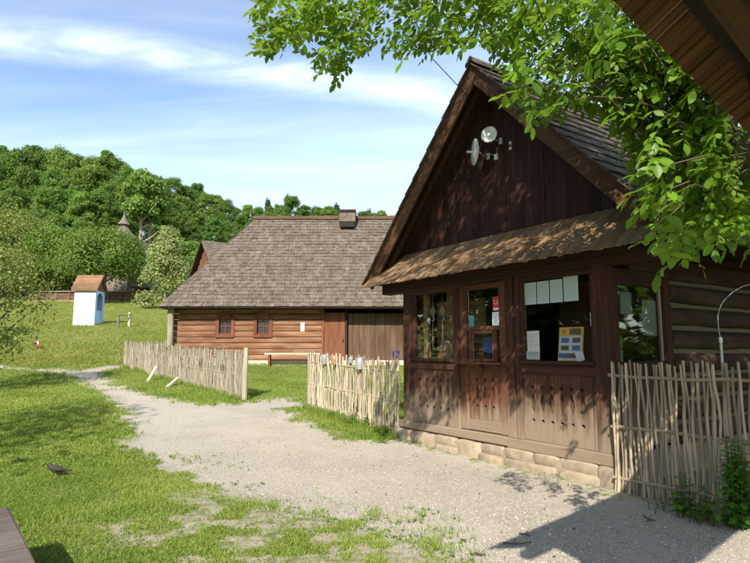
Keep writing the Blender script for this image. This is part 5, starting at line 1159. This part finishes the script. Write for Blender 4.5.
# ------------------------------------------------------------------ grass and loose gravel
def blades(n, xr, yr, h, wd, seed, keepfn, far):
    rg = np.random.default_rng(seed); x = rg.uniform(*xr, n); u = rg.uniform(0, 1, n); y = 1/(1/yr[0]+(1/yr[1]-1/yr[0])*u)   # more blades close by
    x = x*(y/yr[1])*1.0 if far else x
    k = keepfn(x, y, rg); x, y = x[k], y[k]; n = len(x); z = HT(x, y)-0.006
    clump = fbm(x, y, 2.3, 31); hh = h*(0.45+1.1*clump)*rg.uniform(0.6, 1.4, n); a = rg.uniform(0, 6.283, n); lean = rg.uniform(0.1, 0.9, n); b = rg.uniform(0, 6.283, n); w = wd*rg.uniform(0.7, 1.4, n)
    P = np.stack([x, y, z], 1); A = np.stack([np.cos(a), np.sin(a), 0*a], 1)*w[:, None]; Ld = np.stack([np.cos(b), np.sin(b), 0*b], 1)*(hh*lean)[:, None]; U = np.zeros((n, 3)); U[:, 2] = hh
    V = np.stack([P-A, P+A, P+A*0.8+Ld*0.35+U*0.6, P-A*0.8+Ld*0.35+U*0.6, P+Ld+U*0.9], 1).reshape(-1, 3); i5 = (np.arange(n)*5)[:, None, None]
    T = (np.array([(0, 1, 2), (0, 2, 3), (3, 2, 4)])[None]+i5).reshape(-1, 3)
    dry = fbm(x, y, 0.9, 51); tint = np.clip(0.15+1.15*(dry-0.27)+rg.uniform(-0.35, 0.35, n), 0, 1)
    return V, T, np.repeat(tint, 5)
def lawn_keep(x, y, rg):
    s_ = sdf(x, y); nz = (fbm(x, y, 1.6, 9)-0.47)*1.5+(fbm(x, y, 6.0, 19)-0.47)*1.0
    e = s_+nz; spars = smooth(y, 7.2, 4.4)          # near the camera the lawn thins out into the gravel
    p = np.where(e < 0, 1.0, np.exp(-e/(0.06+0.30*spars))*0.75); p = p*(1-0.96*bare(x, y)*smooth(fbm(x, y, 4.5, 23), 0.34, 0.52)); fo = (x-R0.x)*AY.x+(y-R0.y)*AY.y; fw = (x-R0.x)*AX.x+(y-R0.y)*AX.y; p = np.where(e > 0, p*smooth(x, 1.0, 0.3), p); p = np.where((fo < 0.9) & (fw > -3.4) & (fw < 3.75), p*0.06, p)
    fxy = R0.x*0
    inb = ((x-R0.x)*AY.x+(y-R0.y)*AY.y < 0.10) & ((x-R0.x)*AX.x+(y-R0.y)*AX.y > -3.4) & ((x-R0.x)*AX.x+(y-R0.y)*AX.y < 3.9)
    return (rg.uniform(0, 1, len(x)) < p) & ~inb & (np.abs(x) < 0.75*y+0.6)
parts = [blades(460000, (-5.2, 2.2), (3.0, 8.5), 0.034, 0.0032, 61, lawn_keep, False), blades(330000, (-14, 1.5), (7.5, 24), 0.048, 0.0065, 62, lawn_keep, False)]
def fence_tufts(A_, B_, n, h, seed, sig=0.10):
    rg_ = np.random.default_rng(seed); t_ = rg_.uniform(0, 1, n); t_ = t_[fbm(t_*9, t_*0, 1.0, seed) > 0.36]; px_ = A_.x+(B_.x-A_.x)*t_; py_ = A_.y+(B_.y-A_.y)*t_; n_ = len(t_)
    px_ = px_+rg_.normal(0, sig, n_); py_ = py_+rg_.normal(0, sig, n_); store = (px_, py_)
    z_ = HT(px_, py_)-0.01; hh = h*rg_.uniform(0.4, 1.3, n_); a = rg_.uniform(0, 6.283, n_); b = rg_.uniform(0, 6.283, n_); P_ = np.stack([px_, py_, z_], 1); A3 = np.stack([np.cos(a), np.sin(a), 0*a], 1)*0.004; L3 = np.stack([np.cos(b), np.sin(b), 0*b], 1)*(hh*rg_.uniform(0.1, 0.7, n_))[:, None]; U3 = np.zeros((n_, 3)); U3[:, 2] = hh
    V_ = np.stack([P_-A3, P_+A3, P_+A3*0.8+L3*0.3+U3*0.6, P_-A3*0.8+L3*0.3+U3*0.6, P_+L3+U3*0.92], 1).reshape(-1, 3); T3 = (np.array([(0, 1, 2), (0, 2, 3), (3, 2, 4)])[None]+(np.arange(n_)*5)[:, None, None]).reshape(-1, 3)
    return V_, T3, np.repeat(rg_.uniform(0, 0.7, n_), 5)
parts += [fence_tufts(lf1, lf0, 5000, 0.16, 301), fence_tufts(mf0, mf1, 4200, 0.15, 302, 0.13), fence_tufts(q0, q1, 700, 0.10, 303, 0.05), fence_tufts(Vector((-7.8, 22.4, 0)), Vector((-1.2, 22.3, 0)), 3000, 0.14, 304, 0.1)]
off = 0; VV = []; TT = []; TN = []
for V, T, tn in parts: VV.append(V); TT.append(T+off); TN.append(tn); off += len(V)
o = bpy.data.objects.new('grass', np_mesh('grass', np.concatenate(VV), np.concatenate(TT), m_grass, np.concatenate(TN))); link(tag(o, 'short sunlit lawn grass with tufts straying into the gravel', 'grass', kind='stuff'))
# meadow grass on the slope, coarser
def meadow_keep(x, y, rg): return (rg.uniform(0, 1, len(x)) < 0.9) & (x < -8.0-(y-22)*0.1) & (np.abs(x) < 0.75*y) & (sdf(x, y) < -0.2)
V, T, tn = blades(200000, (-46, -8), (21, 62), 0.075, 0.016, 63, meadow_keep, False)
o = bpy.data.objects.new('meadow_grass', np_mesh('meadow_grass', V, T, m_meadow, tn)); link(tag(o, 'longer meadow grass on the slope round the shrine', 'grass', kind='stuff'))
# loose tufts on the gravel: broad little leaves
rg = np.random.default_rng(71); n = 7000; x = rg.uniform(-3.4, 3.0, n); y = 1/(1/3.2+(1/9.0-1/3.2)*rg.uniform(0, 1, n)); s_ = sdf(x, y)
k_ = (s_ > -0.8) & (s_ < 1.1) & (fbm(x, y, 1.8, 77)+rg.uniform(-.1, .1, n) > 0.50+0.10*np.clip(s_, 0, 1)) & (smooth(y, 9.5, 5.0)*0.9 > rg.uniform(0, 1, n)) & (x < 0.75+0*y); x, y = x[k_], y[k_]
Pc = []; Dc = []; Sc = []
for a_, b_ in zip(x, y):
    for j in range(5):
        t_ = rg.uniform(0, 6.28); Pc.append((a_+rg.normal(0, .008), b_+rg.normal(0, .008), 0)); Dc.append((math.cos(t_), math.sin(t_), rg.uniform(0.2, 1.1))); Sc.append(rg.uniform(0.012, 0.032))
P, D, S_ = np.array(Pc), np.array(Dc), np.array(Sc); P[:, 2] = HT(P[:, 0], P[:, 1])-0.02; D /= np.linalg.norm(D, axis=1, keepdims=True); n = len(P)
nn = np.array([0, 0, 1.0])+rg.normal(size=(n, 3))*0.3; nn -= D*(nn*D).sum(1, keepdims=True); nn /= np.linalg.norm(nn, axis=1, keepdims=True); sd_ = np.cross(D, nn); LV = LEAF_V.copy(); LV[:, 0] *= 0.9
Vv = P[:, None, :]+S_[:, None, None]*(LV[None, :, 0:1]*sd_[:, None, :]+LV[None, :, 1:2]*D[:, None, :]+LV[None, :, 2:3]*nn[:, None, :]); k = len(LEAF_V); Tt = (LEAF_T[None]+(np.arange(n)*k)[:, None, None]).reshape(-1, 3)
o = bpy.data.objects.new('ground_weeds', np_mesh('ground_weeds', Vv.reshape(-1, 3), Tt, m_weed, np.repeat(rg.uniform(0, 1, n), k))); link(tag(o, 'small broad-leaved weeds scattered on the gravel edge', 'weeds', kind='stuff'))
rg = np.random.default_rng(91); n = 90000; x = rg.uniform(-5.0, 2.2, n); y = 1/(1/3.1+(1/10.0-1/3.1)*rg.uniform(0, 1, n)); k_ = (sdf(x, y)+(fbm(x, y, 1.6, 9)-0.47)*0.9 < 0.08) & (fbm(x, y, 1.5, 97) > 0.44) & (rg.uniform(0, 1, n) > 0.9*bare(x, y)); x, y = x[k_], y[k_]; n = len(x)
Nn = rg.normal(size=(n, 3))*0.4+np.array([0, 0, 1.0]); Nn /= np.linalg.norm(Nn, axis=1, keepdims=True); V, T = leaf_arrays(np.stack([x, y, HT(x, y)+rg.uniform(0.005, 0.035, n)], 1), Nn, 0.0085, rg, 0.9)
o = bpy.data.objects.new('clover', np_mesh('clover', V, T, m_weed, np.repeat(rg.uniform(0, 1, n), 4))); link(tag(o, 'low clover leaves mixed into the near lawn', 'clover', kind='stuff'))
rg = np.random.default_rng(93); n = 260; x = rg.uniform(-2.2, 3.2, n); y = rg.uniform(4.0, 9.5, n); k_ = (sdf(x, y) > 0.1) & ((x-R0.x)*AY.x+(y-R0.y)*AY.y > 0.06); x, y = x[k_], y[k_]; n = len(x); Nn = rg.normal(size=(n, 3))*0.35+np.array([0, 0, 1.0]); Nn /= np.linalg.norm(Nn, axis=1, keepdims=True)
V, T = leaf_arrays(np.stack([x, y, HT(x, y)-0.018], 1), Nn, 0.016, rg, 0.5)
o = bpy.data.objects.new('leaf_litter', np_mesh('leaf_litter', V, T, m_twig, np.repeat(rg.uniform(0, 1, n), 4))); link(tag(o, 'few small dry brown leaves strewn over the gravel', 'leaves', kind='stuff'))
# gravel stones
rg = np.random.default_rng(81); n = 110000; x = rg.uniform(-4.5, 4.6, n); y = 1/(1/3.0+(1/12-1/3.0)*rg.uniform(0, 1, n)); k_ = (sdf(x, y)+(fbm(x, y, 4, 3)-0.47)*0.8 > -0.05) & ((x-R0.x)*AY.x+(y-R0.y)*AY.y > 0.03); x, y = x[k_], y[k_]; n = len(x)
OV = np.array([(1, 0, 0), (-1, 0, 0), (0, 1, 0), (0, -1, 0), (0, 0, 1), (0, 0, -1)], float); OT = np.array([(0, 2, 4), (2, 1, 4), (1, 3, 4), (3, 0, 4), (2, 0, 5), (1, 2, 5), (3, 1, 5), (0, 3, 5)])
sz = rg.lognormal(math.log(0.0048), 0.40, n); z = HT(x, y)-0.03+sz*0.25; a = rg.uniform(0, 6.28, n); jit = rg.uniform(0.6, 1.25, (n, 6, 3)); Q = OV[None]*jit*sz[:, None, None]*np.array([1.2, 1.0, 0.7])
cs, sn = np.cos(a)[:, None], np.sin(a)[:, None]; Vv = np.stack([Q[..., 0]*cs-Q[..., 1]*sn+x[:, None], Q[..., 0]*sn+Q[..., 1]*cs+y[:, None], Q[..., 2]+z[:, None]], 2)
M = MN('gravel_stone'); at_t = M.n('Attribute', attribute_name='tint').outputs['Fac']; M.t.links.new(M.ramp(at_t, [(0, (0.19, 0.16, 0.125)), (0.55, (0.35, 0.31, 0.255)), (1, (0.50, 0.46, 0.40))]), M.b.inputs['Base Color']); M.b.inputs['Roughness'].default_value = 0.9
o = bpy.data.objects.new('gravel', np_mesh('gravel', Vv.reshape(-1, 3), (OT[None]+(np.arange(n)*6)[:, None, None]).reshape(-1, 3), M.m, np.repeat(rg.uniform(0, 1, n), 6))); link(tag(o, 'loose pale gravel stones lying on the path', 'gravel', kind='stuff'))
